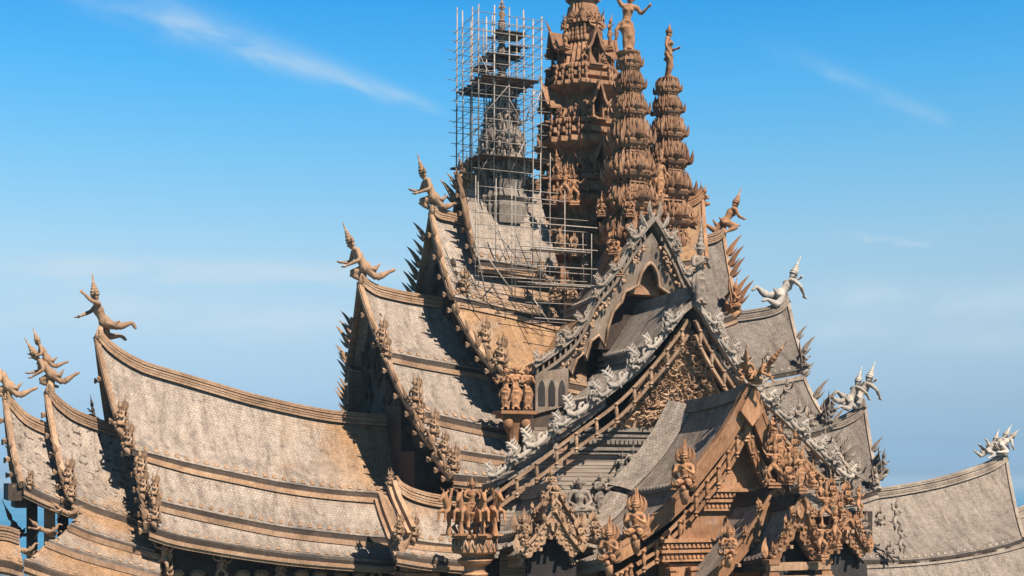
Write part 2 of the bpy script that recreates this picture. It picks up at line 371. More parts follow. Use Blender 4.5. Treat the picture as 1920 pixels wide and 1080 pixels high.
def teeth(mb, edge, up, out, size=0.42, step=0.62, th=0.12):
    """row of little leaf antefixes standing along an eave"""
    L = 0.0; nxt = step / 2
    for i in range(len(edge) - 1):
        a, b = edge[i], edge[i + 1]; l = (b - a).length; d = (b - a).normalized()
        while nxt < L + l:
            p = a + d * (nxt - L); w = size * 0.55; o = out * th
            mb.add([p - d * w / 2, p + d * w / 2, p + d * w * .42 + up * size * .55, p + up * size, p - d * w * .42 + up * size * .55,
                    p + o + up * size * .3], [(0, 1, 5), (1, 2, 5), (2, 3, 5), (3, 4, 5), (4, 0, 5), (4, 3, 2, 1, 0)])
            nxt += step
        L += l

YS = 1.3          # the wings' half widths grow by this much per unit of yt / yb
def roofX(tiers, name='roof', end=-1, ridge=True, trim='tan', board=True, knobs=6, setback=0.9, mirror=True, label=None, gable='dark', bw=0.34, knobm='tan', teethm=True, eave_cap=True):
    """gable roof along X. tiers = [dict(top, bot, yt, yb, sag, warm, th)]; end=-1: its gable end is at the left of every polyline, +1: at the right"""
    root = None; rake_pts = []
    for ti, t in enumerate(tiers):
        nc, nr = 26, 9; t['yt'] *= YS; t['yb'] *= YS
        top = [onY(p.x, p.y, t['yt']) for p in spline(t['top'], nc)]; bot = [onY(p.x, p.y, t['yb']) for p in spline(t['bot'], nc)]
        sag = t.get('sag', 0.4); rows = []
        for i in range(nr):
            u = i / (nr - 1); rows.append([a.lerp(b, u) - Vector((0, 0, sag * 4 * u * (1 - u))) for a, b in zip(top, bot)])
        hl = [(rows[-1][j] - rows[0][j]).length for j in range(nc)]
        x0 = top[0].x
        uvf = lambda i, j: (rows[i][j].x, hl[j] * (1 - i / (nr - 1)))
        mb = MB(); grid_slab(mb, rows, t.get('th', 0.22), uvf, t.get('warm'), t.get('speck', .2))
        o = part(mb, name, 'shingle', root)
        if root is None:
            root = o
            if label: root['label'] = label
        if mirror: mb = MB(); grid_slab(mb, [[flipY(p) for p in r] for r in rows], t.get('th', 0.22), uvf, t.get('warm')); part(mb, 'rear_slope', 'shingle', root)
        # eave: fascia + antefixes
        ed = rows[-1]; slope = (rows[-2][nc // 2] - rows[-1][nc // 2]).normalized(); nrm = Vector((0, -slope.z, slope.y)) * (1 if slope.y > 0 else -1)
        nrm = Vector((0, -slope.z, abs(slope.y))); 
        sides = (lambda p: p, flipY) if mirror else (lambda p: p,); hd = rows[0]
        for g in sides:
            e = MB(); e.beam([g(p + Vector((0, 0.14, -0.27))) for p in ed], 0.2, 0.34); part(e, 'eave_shade_strip', 'dark', root)  # dark wood paints the shadow line under the roof edge
            if teethm and g is not flipY: e = MB(); teeth(e, [p + slope * 0.3 + nrm * 0.06 for p in ed], slope, nrm, t.get('ts', 0.62), t.get('tp', 0.74)); part(e, 'antefix_row', trim, root)
            if ti > 0:                                          # head moulding of the lower tier
                e = MB(); e.beam([g(p + Vector((0, -0.1, 0.12))) for p in hd], 0.24, 0.2); e.beam([g(p + Vector((0, -0.2, -0.06))) for p in hd], 0.2, 0.2); part(e, 'head_moulding', trim, root)
            if ti == len(tiers) - 1 and eave_cap:               # last eave: stepped fascia below
                e = MB()
                for k, (dy, dz, hh) in enumerate(((0.2, -0.5, 0.16), (0.02, -0.66, 0.2), (0.16, -0.86, 0.24))): e.beam([g(p + Vector((0, dy, dz))) for p in ed], 0.26, hh)
                part(e, 'eave_fascia', trim, root)
        col = [r[0] if end < 0 else r[-1] for r in rows]; rake_pts.append(col)
        if ridge and ti == 0:
            e = MB()
            for ww, zz, hh in ((1.05, -0.2, .16), (.9, .0, .12), (.98, .18, .14), (.5, .26, .5), (.78, .42, .12), (.62, .58, .12)): e.beam([p + Vector((0, 0, zz)) for p in top], ww, hh)
            part(e, 'ridge_beam', trim, root)
        if board:
            out = Vector((end * 0.14, 0, 0))
            for g in sides:
                e = MB(); pts = [g(p + out) for p in col]
                e.sweep(pts, [(-bw / 2, -0.38), (bw / 2, -0.38), (bw / 2, 0.14), (0, 0.2), (-bw / 2, 0.14)], up=(0, 0, 1), side=(1, 0, 0))
                e.sweep([p + Vector((end * 0.16, 0, 0)) for p in pts], [(-0.07, -0.3), (0.07, -0.3), (0.07, 0.02), (-0.07, 0.02)], up=(0, 0, 1), side=(1, 0, 0))
                part(e, 'bargeboard', trim, root)
            # the gable's boards, set back under the overhang, their shade put into the wood colour
            g = MB(); jj = next((j for j in range(nc) if abs((rows[0][j if end < 0 else nc - 1 - j]).x - col[0].x) > setback), 2); pts = [r[jj if end < 0 else nc - 1 - jj] + Vector((0, .1, -.34)) for r in rows]; loop = pts + [flipY(p) for p in reversed(pts)]
            q = [p + Vector((-end * 0.3, 0, 0)) for p in loop]; n_ = len(loop)
            h = len(pts)
            fs = [(i, i + 1, n_ - 2 - i, n_ - 1 - i) for i in range(h - 1)]
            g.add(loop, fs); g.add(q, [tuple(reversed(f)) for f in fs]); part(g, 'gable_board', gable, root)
    # purlin ends under the bargeboards
    allp = [p for c in rake_pts for p in c]
    if knobs:
        for k in range(knobs):
            u = (k + 0.7) / knobs * (len(allp) - 1); i = min(int(u), len(allp) - 2); p = allp[i].lerp(allp[i + 1], u - i)
            e = MB(); R = Matrix.Rotation(0.35, 3, 'X')
            for g in (lambda q: q, flipY):
                c = g(p + Vector((end * 0.3, 0.2, -0.5))); e = MB(); e.box(c, (0.5, 0.2, 0.22), R); e.box(c + Vector((end * 0.3, 0, 0)), (0.14, 0.34, 0.34), R)
                part(e, 'purlin_end', knobm, root)
                if g is not flipY and k % 1 == 0: continue
    root['rake'] = 1
    return root, rake_pts

WARM_E = lambda a, b: (lambda u, v: a + (b - a) * v ** 3)
# ---------------------------------------------------------------- left wing
Lw, RK = {}, {}
Lw['L3'], RK['L3'] = roofX([
  dict(top=[(185, 632), (192, 642), (222, 667), (267, 692), (333, 712), (400, 732), (480, 755), (606, 782), (702, 791), (800, 797)],
       bot=[(247, 842), (278, 849), (356, 868), (440, 886), (529, 904), (618, 917), (707, 924), (775, 926)], yt=0, yb=-4.3, sag=0.75, warm=lambda u, v: 1.15 * max(0, v - .5) / .5 * (1 - .55 * u) + .08),
  dict(top=[(262, 858), (356, 884), (440, 902), (529, 920), (618, 932), (707, 939), (760, 941)],
       bot=[(272, 927), (303, 940), (440, 970), (529, 987), (618, 998), (698, 1006), (750, 1009)], yt=-4.2, yb=-6.2, sag=0.3, warm=lambda u, v: .85 * (1 - u) ** 3 - .3),
  dict(top=[(276, 940), (303, 955), (440, 986), (529, 1003), (618, 1014), (698, 1022), (750, 1024)],
       bot=[(280, 985), (330, 1001), (440, 1021), (558, 1037), (701, 1049), (740, 1050)], yt=-6.1, yb=-7.6, sag=0.2, warm=lambda u, v: .85 * (1 - u) ** 3 - .35)],
  knobs=9, label='largest sunlit roof, its long curved ridge rising to the left')
Lw['L4'], RK['L4'] = roofX([
  dict(top=[(92, 735), (97, 745), (111, 762), (144, 785), (203, 807), (260, 822)], bot=[(135, 930), (142, 934), (180, 950), (249, 972), (300, 986)], yt=0, yb=-5.0, sag=0.8, speck=1.3, warm=lambda u, v: .7 * v * u),
  ], knobs=6, label='narrower speckled roof stepping down beyond the largest one')
Lw['L4b'], RK['L4b'] = roofX([
  dict(top=[(150, 948), (200, 967), (300, 1000)], bot=[(131, 982), (180, 1000), (290, 1032)], yt=-4.9, yb=-6.4, sag=0.2, warm=lambda u, v: .8 * (1 - u)),
  dict(top=[(126, 990), (180, 1012), (300, 1046)], bot=[(92, 1012), (160, 1036), (300, 1074)], yt=-6.3, yb=-7.9, sag=0.2, warm=lambda u, v: .6 * (1 - u)),
  dict(top=[(84, 1020), (160, 1048), (300, 1086)], bot=[(45, 1048), (130, 1076), (300, 1116)], yt=-7.8, yb=-9.4, sag=0.2, warm=lambda u, v: .9 - .5 * u)],
  ridge=False, knobs=0, mirror=False, board=False, label='three low aprons under the speckled roof')
Lw['L5'], RK['L5'] = roofX([
  dict(top=[(14, 745), (22, 761), (50, 790), (92, 810), (130, 822)], bot=[(45, 906), (80, 923), (122, 941), (160, 955)], yt=0, yb=-4.6, sag=0.7, speck=1.2, warm=lambda u, v: .5 * v * u)],
  knobs=5, label='outermost small roof at the left end of the wing')
Lw['L2'], RK['L2'] = roofX([
  dict(top=[(678, 530), (690, 540), (706, 549), (733, 556), (767, 563), (836, 574), (905, 584)], bot=[(729, 660), (760, 666), (800, 674), (887, 689), (950, 700)], yt=0, yb=-4.4, sag=0.55, warm=lambda u, v: -.05),
  dict(top=[(732, 676), (800, 690), (887, 705), (960, 718)], bot=[(780, 768), (820, 777), (867, 788), (960, 808), (985, 812)], yt=-4.3, yb=-7.2, sag=0.4, warm=lambda u, v: -.18),
  dict(top=[(784, 786), (867, 805), (960, 824), (990, 830)], bot=[(815, 834), (850, 842), (900, 850), (985, 862)], yt=-7.1, yb=-8.8, sag=0.15, warm=lambda u, v: -.25 + .3 * v),
  dict(top=[(818, 850), (900, 864), (985, 876)], bot=[(850, 889), (893, 893), (985, 900)], yt=-8.7, yb=-10.2, sag=0.1, warm=lambda u, v: -.4)],
  knobs=10, label='three stacked roof tiers left of the white gable')
Lw['L1'], RK['L1'] = roofX([
  dict(top=[(812, 398), (822, 406), (844, 411), (871, 419), (940, 430), (1000, 438)], bot=[(852, 556), (880, 562), (958, 580), (1047, 602), (1090, 612)], yt=0, yb=-4.0, sag=0.5, warm=lambda u, v: .15 + .7 * u * v),
  dict(top=[(856, 572), (958, 594), (1047, 618), (1100, 630)], bot=[(932, 690), (980, 700), (1060, 716), (1100, 724)], yt=-3.9, yb=-7.6, sag=0.4, warm=lambda u, v: .75)],
  knobs=9, label='steep roof under the scaffolded spire')
Lw['L0'], RK['L0'] = roofX([
  dict(top=[(866, 330), (880, 338), (920, 346), (1010, 352)], bot=[(897, 486), (930, 491), (990, 500), (1050, 508)], yt=0, yb=-3.0, sag=0.35, warm=lambda u, v: .05)],
  knobs=5, label='pale roof patch directly below the scaffolded spire')
# ---------------------------------------------------------------- right wing
Rw = {}
Rw['R0'], RK['R0'] = roofX([
  dict(top=[(1180, 400), (1260, 392), (1298, 380), (1314, 366)], bot=[(1180, 500), (1260, 492), (1322, 484)], yt=0, yb=-3.0, sag=0.4, warm=lambda u, v: 1.2)], end=1, knobs=0, label='fresh brown roof beside the right spire', trim='brown')
Rw['R1'], RK['R1'] = roofX([
  dict(top=[(1200, 470), (1280, 462), (1329, 452), (1344, 446), (1353, 438)], bot=[(1200, 626), (1290, 612), (1348, 600), (1382, 588)], yt=0, yb=-4.0, sag=0.5, warm=lambda u, v: -.72 - .25 * u)], end=1, knobs=0, label='grey roof under the right spire')
Rw['R2'], RK['R2'] = roofX([
  dict(top=[(1250, 606), (1346, 600), (1390, 596), (1438, 588), (1463, 577), (1474, 563)], bot=[(1250, 735), (1380, 714), (1446, 703), (1509, 691)], yt=0, yb=-4.4, sag=0.6, warm=lambda u, v: -.72 - .25 * u),
  dict(top=[(1250, 755), (1380, 732), (1446, 720), (1504, 708)], bot=[(1250, 850), (1450, 822), (1522, 811), (1556, 801)], yt=-4.3, yb=-7.2, sag=0.4, warm=lambda u, v: -.72 - .25 * u),
  dict(top=[(1350, 862), (1450, 842), (1556, 822)], bot=[(1350, 905), (1450, 895), (1590, 880)], yt=-7.1, yb=-8.8, sag=0.2, warm=lambda u, v: -.72 - .25 * u)], end=1, knobs=0, label='grey roof tiers to the right of the white gable', trim='grey')
Rw['R2b'], RK['R2b'] = roofX([
  dict(top=[(1480, 812), (1556, 800), (1585, 790), (1607, 776), (1618, 760)], bot=[(1480, 944), (1560, 936), (1607, 930), (1646, 918)], yt=0, yb=-4.4, sag=0.6, warm=lambda u, v: -.72 - .25 * u)], end=1, knobs=0, label='small grey roof with a tall swept tip', trim='grey')
Rw['R3'], RK['R3'] = roofX([
  dict(top=[(1560, 940), (1610, 933), (1646, 928), (1687, 922), (1755, 909), (1815, 892), (1859, 875), (1883, 858)], bot=[(1560, 1056), (1637, 1049), (1696, 1050), (1785, 1041), (1874, 1024), (1917, 1010)], yt=0, yb=-5.2, sag=0.75, warm=lambda u, v: -.32 - .25 * u),
  dict(top=[(1560, 1065), (1696, 1058), (1785, 1049), (1874, 1033), (1925, 1019)], bot=[(1560, 1140), (1696, 1138), (1800, 1130), (1950, 1104)], yt=-5.0, yb=-7.2, sag=0.1, warm=lambda u, v: -.32 - .25 * u)], end=1, knobs=0, label='pale grey roof at the right, its ridge rising to the right', trim='grey')
Rw['R4'], RK['R4'] = roofX([
  dict(top=[(1880, 972), (1901, 968), (1925, 958), (1960, 940)], bot=[(1880, 1070), (1925, 1064), (1985, 1050)], yt=0, yb=-4.6, sag=0.6, warm=lambda u, v: -.32 - .25 * u)], end=1, knobs=0, label='roof cut by the right edge of the view', trim='grey')

# ---------------------------------------------------------------- front wing: gables face the camera, roofs run back along Y
LEAN = 0.17                         # the gables lean forward: metres towards the viewer per metre of height
def rakeY(px, k, n=30, apex=None):
    a = px[0][1] if apex is None else apex
    return [onY(p.x, p.y, -k + LEAN * .0405 * (p.y - a)) for p in spline(px, n)]
def roofY(tiers, k, length, lift=0.5, xc=0.0, name='roof', trim='tan', label=None, ridge=True, teethm=True, right=True, ridge_m=None, over=0.0, apex=None):
    """tiers = [(rake pixels from the top outwards, warm)]; the profile is read at Y=-k and carried straight back"""
    root = None; profs = []
    for ti, (px, warm) in enumerate(tiers):
        pr = rakeY(px, k, 12, apex if apex is not None else tiers[0][0][0][1]); profs.append(pr); nr, nc = len(pr), 14
        zt = pr[0].z
        def pt(i, j, s=1):
            v = j / (nc - 1); p = pr[i] + Vector((0, length * v - over, 0)); p.z -= lift * (1 - (1 - v) ** 2) ; return p
        rows = [[pt(i, j) for j in range(nc)] for i in range(nr)]
        cum = [0]
        for i in range(1, nr): cum.append(cum[-1] + (pr[i] - pr[i - 1]).length)
        uvf = lambda i, j: (rows[i][j].y, -cum[i])
        wf = (lambda u, v: warm(u, 1 - v)) if warm else None
        mb = MB(); grid_slab(mb, rows, 0.22, uvf, wf)
        o = part(mb, name, 'shingle', root)
        if root is None:
            root = o
            if label: root['label'] = label
        if right: mb = MB(); grid_slab(mb, [[flipX(p, xc) for p in r] for r in rows], 0.22, uvf, wf); part(mb, 'right_slope', 'shingle', root)
        ed = rows[-1]; sl = (rows[-2][0] - rows[-1][0]).normalized(); nm = Vector((-sl.z, 0, sl.x))
        fl = (lambda p: p, lambda p: flipX(p, xc)) if right else (lambda p: p,)
        for gi, g in enumerate(fl):
            e = MB()
            for dx, dz, hh, ww in ((-0.06, -0.1, 0.26, 0.2), (0.14, -0.36, 0.28, 0.26), (0.05, -0.62, 0.26, 0.26)):
                e.beam([g(p + Vector((dx, 0.06, dz))) for p in ed], ww, hh)
            if teethm and gi == 0: teeth(e, [p + sl * 0.1 + nm * 0.04 for p in ed], sl, nm, 0.4, 0.5)
            part(e, 'eave_moulding', ridge_m or trim, root)
        if ridge and ti == 0:
            e = MB(); t_ = [Vector((xc, p.y + 0.05, p.z)) for p in rows[0]]
            e.beam([p + Vector((0, 0, 0.16)) for p in t_], 0.7, 0.3); e.beam([p + Vector((0, 0, 0.46)) for p in t_], 0.46, 0.28); e.beam([p + Vector((0, 0, -0.18)) for p in t_], 0.95, 0.34)
            part(e, 'ridge_beam', ridge_m or trim, root)
    return root, profs
FR, FP = {}, {}
FR['F1'], FP['F1'] = roofY([
  ([(1290, 552), (1268, 586), (1244, 621), (1222, 648)], lambda u, v: -.05),
  ([(1226, 664), (1190, 700), (1160, 722), (1130, 742)], None),
  ([(1134, 756), (1085, 794), (1040, 824)], None),
  ([(1044, 838), (990, 874), (930, 906)], None)], 18.2, 9.0, lift=.2, label='pale roof behind the white gable', trim='dgrey', apex=552)
FR['F0'], FP['F0'] = roofY([
  ([(1225, 412), (1200, 440), (1169, 490), (1140, 532), (1118, 555)], None),
  ([(1122, 566), (1092, 605), (1057, 642), (1001, 682)], lambda u, v: 1.0)], 12.1, 6.5, lift=.4, label='short roof behind the arched upper gable', trim='grey')
FR['F2'], FP['F2'] = roofY([
  ([(1405, 735), (1376, 790), (1349, 831), (1325, 862), (1301, 886), (1283, 905)], lambda u, v: 0.0),
  ([(1284, 918), (1260, 950), (1235, 972), (1210, 988), (1194, 998)], None),
  ([(1194, 1010), (1180, 1022), (1159, 1035), (1130, 1048)], None)], 26.2, 8.6, lift=.7, label='roof behind the plain brown gable', trim='dark', ridge_m='dgrey')
FR['F3'], FP['F3'] = roofY([
  ([(1450, 925), (1425, 965), (1400, 1004), (1372, 1040), (1345, 1072), (1325, 1092)], None)], 29.3, 4.4, lift=.6, label='low porch roof in front of the brown gable', ridge_m='dark')
FR['F4'], FP['F4'] = roofY([
  ([(1500, 938), (1487, 968), (1472, 1000), (1456, 1026), (1441, 1044)], None)], 32.4, 4.2, lift=.5, label='small porch roof with a carved gable', ridge_m='dark')
RK['LX'] = None
Lw['LX'], RK['LX'] = roofX([dict(top=[(-40, 1000), (10, 1004), (36, 1012)], bot=[(-40, 1046), (10, 1050), (44, 1060)], yt=-9.5, yb=-11.2, sag=.15, warm=lambda u, v: .7)], knobs=0, mirror=False, board=False, label='low tan porch roof cut by the left edge', end=1)
# ================================================================== CARVED FIGURES (prototypes; one continuous body each)
def sculpt(name, fill, voxel=0.014, m='brown', smooth=2, extra=None):
    mb = MB(); fill(mb); ob = mb.obj('tmp', m)
    r = ob.modifiers.new('r', 'REMESH'); r.mode = 'VOXEL'; r.voxel_size = voxel
    if smooth: q = ob.modifiers.new('s', 'SMOOTH'); q.iterations = smooth; q.factor = 0.5
    dg = bpy.context.evaluated_depsgraph_get(); me = bpy.data.meshes.new_from_object(ob.evaluated_get(dg)); me.name = name
    old = ob.data; bpy.data.objects.remove(ob); bpy.data.meshes.remove(old)
    if extra:                                      # fingers etc. that the voxels would swallow
        e = MB(); extra(e); eo = e.obj('tmp2', m); bm = bmesh.new(); bm.from_mesh(me); bm.from_mesh(eo.data); bm.to_mesh(me); bm.free()
        old = eo.data; bpy.data.objects.remove(eo); bpy.data.meshes.remove(old)
    me.polygons.foreach_set('use_smooth', [True] * len(me.polygons)); me.materials.clear(); me.materials.append(MAT[m]); return me
def V(*a): return Vector(a)
def limb(mb, pts, rs, n=8): mb.tube([Vector(p) for p in pts], rs, n)
def hand(mb, wrist, d, nrm, s=1.0):
    """five unequal bent fingers; d = direction of the fingers, nrm = palm normal"""
    d = Vector(d).normalized(); nrm = Vector(nrm).normalized(); a = d.cross(nrm).normalized(); w = Vector(wrist)
    for k, (o, l) in enumerate(((-.021, .034), (-.007, .042), (.007, .045), (.020, .038))):
        b = w + d * 0.045 * s + a * o * s; c = b + d * l * .55 * s + nrm * .004 * s; e = c + d * l * .4 * s + nrm * .016 * s
        mb.tube([b, c, e], [.0085 * s, .008 * s, .006 * s], 5)
    b = w + d * .018 * s - a * .024 * s; mb.tube([b, b + d * .02 * s - a * .016 * s, b + d * .042 * s - a * .018 * s + nrm * .01], [.01 * s, .009 * s, .006 * s], 5)
def body_fill(j, fem=False, skirt=None):
    def f(mb):
        hip, chest, neck, head = [Vector(j[k]) for k in ('hip', 'chest', 'neck', 'head')]
        up = (neck - hip).normalized(); lat = (Vector(j['shR']) - Vector(j['shL'])).normalized()
        fr = up.cross(lat); fr = fr if fr.dot(Vector(j.get('face', (0, -1, 0)))) > 0 else -fr
        R = Matrix((lat, fr, up)).transposed()
        mb.ball(hip, (.098, .078, .075), R); mb.ball(hip.lerp(chest, .5), (.075, .058, .1), R); mb.ball(chest, (.1, .07, .09), R)
        limb(mb, [hip, hip.lerp(chest, .55), chest, neck], [.085, .068, .088, .04])
        limb(mb, [j['shL'], chest.lerp(neck, .6), j['shR']], [.045, .06, .045])
        limb(mb, [neck - up * .03, head], [.034, .032])
        for s in (-1, 1):
            if fem: mb.ball(chest + lat * s * .045 + fr * .055 + up * .01, .04)
        hu = (head - neck).normalized(); hf = Vector(j.get('look', fr)); hf = (hf - hu * hf.dot(hu)).normalized(); hl = hu.cross(hf)
        HR = Matrix((hl, hf, hu)).transposed()
        mb.ball(head, (.05, .058, .068), HR); mb.ball(head - hu * .045 + hf * .03, (.03, .028, .026), HR)
        mb.tube([head + hf * .05 + hu * .02, head + hf * .075 - hu * .012], [.009, .015], 6)
        mb.ball(head + hf * .052 - hu * .035, (.022, .014, .009), HR)
        for s in (-1, 1):
            mb.ball(head + hl * s * .052 - hu * .01, (.012, .02, .03), HR); mb.ball(head + hl * s * .02 + hf * .052 + hu * .016, (.013, .008, .008), HR)
        for s in 'LR':
            limb(mb, [j['sh' + s], Vector(j['sh' + s]).lerp(Vector(j['el' + s]), .4), j['el' + s]], [.043, .038, .03])
            d = (Vector(j['ha' + s]) - Vector(j['el' + s])).normalized()
            limb(mb, [j['el' + s], Vector(j['el' + s]).lerp(Vector(j['ha' + s]), .35), j['ha' + s]], [.031, .033, .02])
            mb.ball(Vector(j['ha' + s]) + d * .028, (.024, .024, .026))
            h = hip + lat * (.05 if s == 'R' else -.05)
            k, ft = Vector(j['kn' + s]), Vector(j['ft' + s])
            limb(mb, [h, h.lerp(k, .4), k], [.078, .07, .05]); limb(mb, [k, k.lerp(ft, .35), ft], [.05, .054, .027])
            t = Vector(j.get('toe' + s, ft + fr * .1 - up * .02)); limb(mb, [ft, ft.lerp(t, .6), t], [.03, .03, .018])
        if skirt: skirt(mb, j, fr, lat, up)
    return f
def hands_fill(j):
    def f(mb):
        for s in 'LR':
            d = (Vector(j['ha' + s]) - Vector(j['el' + s])).normalized(); nrm = Vector(j.get('pn' + s, (0, 0, 1)))
            if abs(d.dot(nrm)) > .9: nrm = Vector((1, 0, 0))
            hand(mb, j['ha' + s], d, nrm - d * nrm.dot(d))
    return f
def crown_mb(j, tall=.34, rings=4, flare=True):
    mb = MB(); head = Vector(j['head']); hu = (head - Vector(j['neck'])).normalized(); hu = Vector(j.get('crown', hu)).normalized()
    ax = Vector((1, 0, 0)) if abs(hu.x) < .9 else Vector((0, 1, 0)); a = hu.cross(ax).normalized(); b = hu.cross(a)
    prof = [(.056, .015), (.074, .03), (.074, .045), (.06, .05)]
    z = .05; r = .062
    for k in range(rings):
        h = tall * (.30 - .04 * k); prof += [(r, z + .1 * h), (r * 1.12, z + .3 * h), (r * 1.1, z + .45 * h), (r * .8, z + .62 * h)]; z += h * .62; r *= .74
    prof += [(r * .9, z), (r * .7, z + tall * .25), (.006, z + tall * .5)]
    vs = []; n = 10
    for q, zz in prof:
        for i in range(n): vs.append(head + hu * zz + a * (q * math.cos(2 * PI * i / n)) + b * (q * math.sin(2 * PI * i / n)))
    fs = [(i * n + k, i * n + (k + 1) % n, (i + 1) * n + (k + 1) % n, (i + 1) * n + k) for i in range(len(prof) - 1) for k in range(n)] + [tuple((len(prof) - 1) * n + k for k in range(n))]
    mb.add(vs, fs, True)
    if flare:                                              # ear flares
        fr = Vector(j.get('face', (0, -1, 0))); lt = hu.cross(fr).normalized()
        for s in (-1, 1): mb.blade(head + lt * s * .055, head + lt * s * .11 + hu * .12, .05, .03, lt * s * .02, face=fr)
    return mb
def skirt_long(flare=.11):
    def f(mb, j, fr, lat, up):
        hip = Vector(j['hip']); c = (Vector(j['ftL']) + Vector(j['ftR'])) / 2; k = (Vector(j['knL']) + Vector(j['knR'])) / 2
        mb.lathe((0, 0, 0), [(.001, 0), (.001, .001)], 4) if False else None
        limb(mb, [hip + up * .02, hip - up * .08, k, c + Vector((0, 0, .09)), c + Vector((0, 0, .03))], [.1, .112, .08, .058, flare * .68], 12)
        for s in (-1, 1): limb(mb, [hip + lat * s * .1, hip + lat * s * .15 - up * .14, hip + lat * s * .13 - up * .3], [.03, .035, .012])
    return f
def skirt_short(mb, j, fr, lat, up):
    hip = Vector(j['hip']); mb.ball(hip + up * .02, .1)
    for s in (-1, 1): limb(mb, [hip + lat * s * .09, hip + lat * s * .13 - fr * .08 - up * .08, hip + lat * s * .12 - fr * .2 - up * .04], [.035, .04, .012])
ST = dict(hip=(0, 0, .5), chest=(.0, -.01, .7), neck=(0, 0, .815), head=(0, -.01, .9), shL=(-.13, 0, .785), shR=(.13, 0, .785),
          knL=(-.055, -.03, .27), knR=(.06, -.01, .27), ftL=(-.06, 0, .04), ftR=(.065, .01, .04), toeL=(-.075, -.12, .02), toeR=(.085, -.11, .02))
def pose(**k): d = dict(ST); d.update(k); return d
POSES = {
 'anjali': pose(elL=(-.18, -.06, .63), haL=(-.03, -.16, .72), elR=(.18, -.06, .63), haR=(.03, -.16, .72)),
 'side': pose(elL=(-.2, .02, .62), haL=(-.19, -.06, .46), elR=(.19, -.02, .62), haR=(.08, -.16, .62), hip=(.02, 0, .5), knL=(-.04, -.06, .28)),
 'hold': pose(elL=(-.21, -.0, .64), haL=(-.24, -.16, .72), elR=(.2, 0, .63), haR=(.23, -.12, .52), head=(.01, -.02, .9)),
 'raise': pose(elL=(-.2, -.04, .9), haL=(-.33, -.06, .98), elR=(.21, -.02, .66), haR=(.3, -.12, .74), hip=(-.035, 0, .5), chest=(-.01, -.01, .7), neck=(.02, 0, .815), head=(.035, -.01, .9), shL=(-.11, 0, .79), shR=(.15, 0, .775)),
 'dance': pose(elL=(-.24, -.02, .8), haL=(-.32, -.05, .93), elR=(.23, -.04, .68), haR=(.33, -.08, .78), hip=(-.03, 0, .46), knL=(-.2, -.08, .3), ftL=(-.1, -.02, .08), knR=(.16, -.1, .3), ftR=(.1, -.02, .05), toeL=(-.2, -.08, .05), toeR=(.2, -.08, .02)),
 # kneeling, lunging forward, one leg trailing behind (faces -Y)
 'kneel': dict(hip=(0, .02, .02), chest=(0, -.11, .21), neck=(0, -.17, .31), head=(0, -.215, .385), shL=(-.12, -.15, .28), shR=(.12, -.15, .28), crown=(0, -.42, 1),
               elL=(-.19, -.18, .13), haL=(-.1, -.34, .11), elR=(.2, -.13, .12), haR=(.12, -.32, .03), knL=(-.09, -.2, -.05), ftL=(-.08, .02, -.16), toeL=(-.08, .1, -.19),
               knR=(.1, .16, -.13), ftR=(.1, .37, -.02), toeR=(.1, .46, .02), pnL=(0, 0, 1), pnR=(0, 0, 1), face=(0, -1, 0)),
 'fly': dict(hip=(0, .06, 0), chest=(0, -.05, .2), neck=(0, -.07, .31), head=(0, -.09, .395), shL=(-.13, -.06, .28), shR=(.13, -.06, .28), crown=(0, -.12, 1),
             elL=(-.25, -.13, .2), haL=(-.16, -.3, .11), elR=(.24, -.16, .3), haR=(.1, -.26, .42), knL=(-.09, .08, -.19), ftL=(-.09, .3, -.17), toeL=(-.09, .38, -.24),
             knR=(.1, .24, -.06), ftR=(.1, .44, .02), toeR=(.1, .5, -.08), face=(0, -1, 0)),
 'sit': dict(hip=(0, .02, .07), chest=(0, 0, .27), neck=(0, 0, .385), head=(0, -.01, .47), shL=(-.14, 0, .355), shR=(.14, 0, .355), elL=(-.2, -.02, .19), haL=(-.05, -.15, .1), elR=(.2, -.04, .19), haR=(.05, -.16, .11),
             knL=(-.24, -.1, .05), ftL=(.02, -.19, .05), toeL=(.1, -.19, .05), knR=(.24, -.1, .06), ftR=(-.03, -.15, .09), toeR=(-.11, -.15, .09)),
 'bust': dict(hip=(0, .03, .1), chest=(0, 0, .3), neck=(0, -.01, .41), head=(0, -.025, .495), shL=(-.135, 0, .38), shR=(.135, 0, .38), elL=(-.18, -.08, .23), haL=(-.03, -.17, .32), elR=(.18, -.08, .23), haR=(.03, -.17, .32),
              knL=(-.11, -.19, .06), ftL=(-.09, .05, .03), toeL=(-.08, .13, .04), knR=(.11, -.19, .06), ftR=(.09, .05, .03), toeR=(.08, .13, .04)),
 'ride': dict(hip=(0, 0, .5), chest=(0, -.02, .7), neck=(0, -.02, .815), head=(0, -.03, .9), shL=(-.13, 0, .785), shR=(.13, 0, .785), elL=(-.19, -.1, .66), haL=(-.12, -.25, .62), elR=(.19, -.1, .66), haR=(.12, -.25, .62),
              knL=(-.1, -.04, .27), ftL=(-.1, .0, .04), knR=(.1, -.04, .27), ftR=(.1, 0, .04)),
}
PROTO = {}
def figure(kind, m, fem=False, tall=.28, skirt=True):
    key = (kind, m, fem, tall)
    if key in PROTO: return PROTO[key]
    j = POSES[kind]; sk = None
    if skirt and kind in ('anjali', 'side', 'hold', 'raise', 'ride'): sk = skirt_long()
    elif kind in ('kneel', 'fly', 'dance'): sk = skirt_short
    me = sculpt('body_' + kind, body_fill(j, fem, sk), .0125, m, 1, hands_fill(j))
    c = None
    if tall: co = crown_mb(j, tall).obj('t', m); c = co.data; bpy.data.objects.remove(co)
    PROTO[key] = (me, c); return PROTO[key]
PED = {}
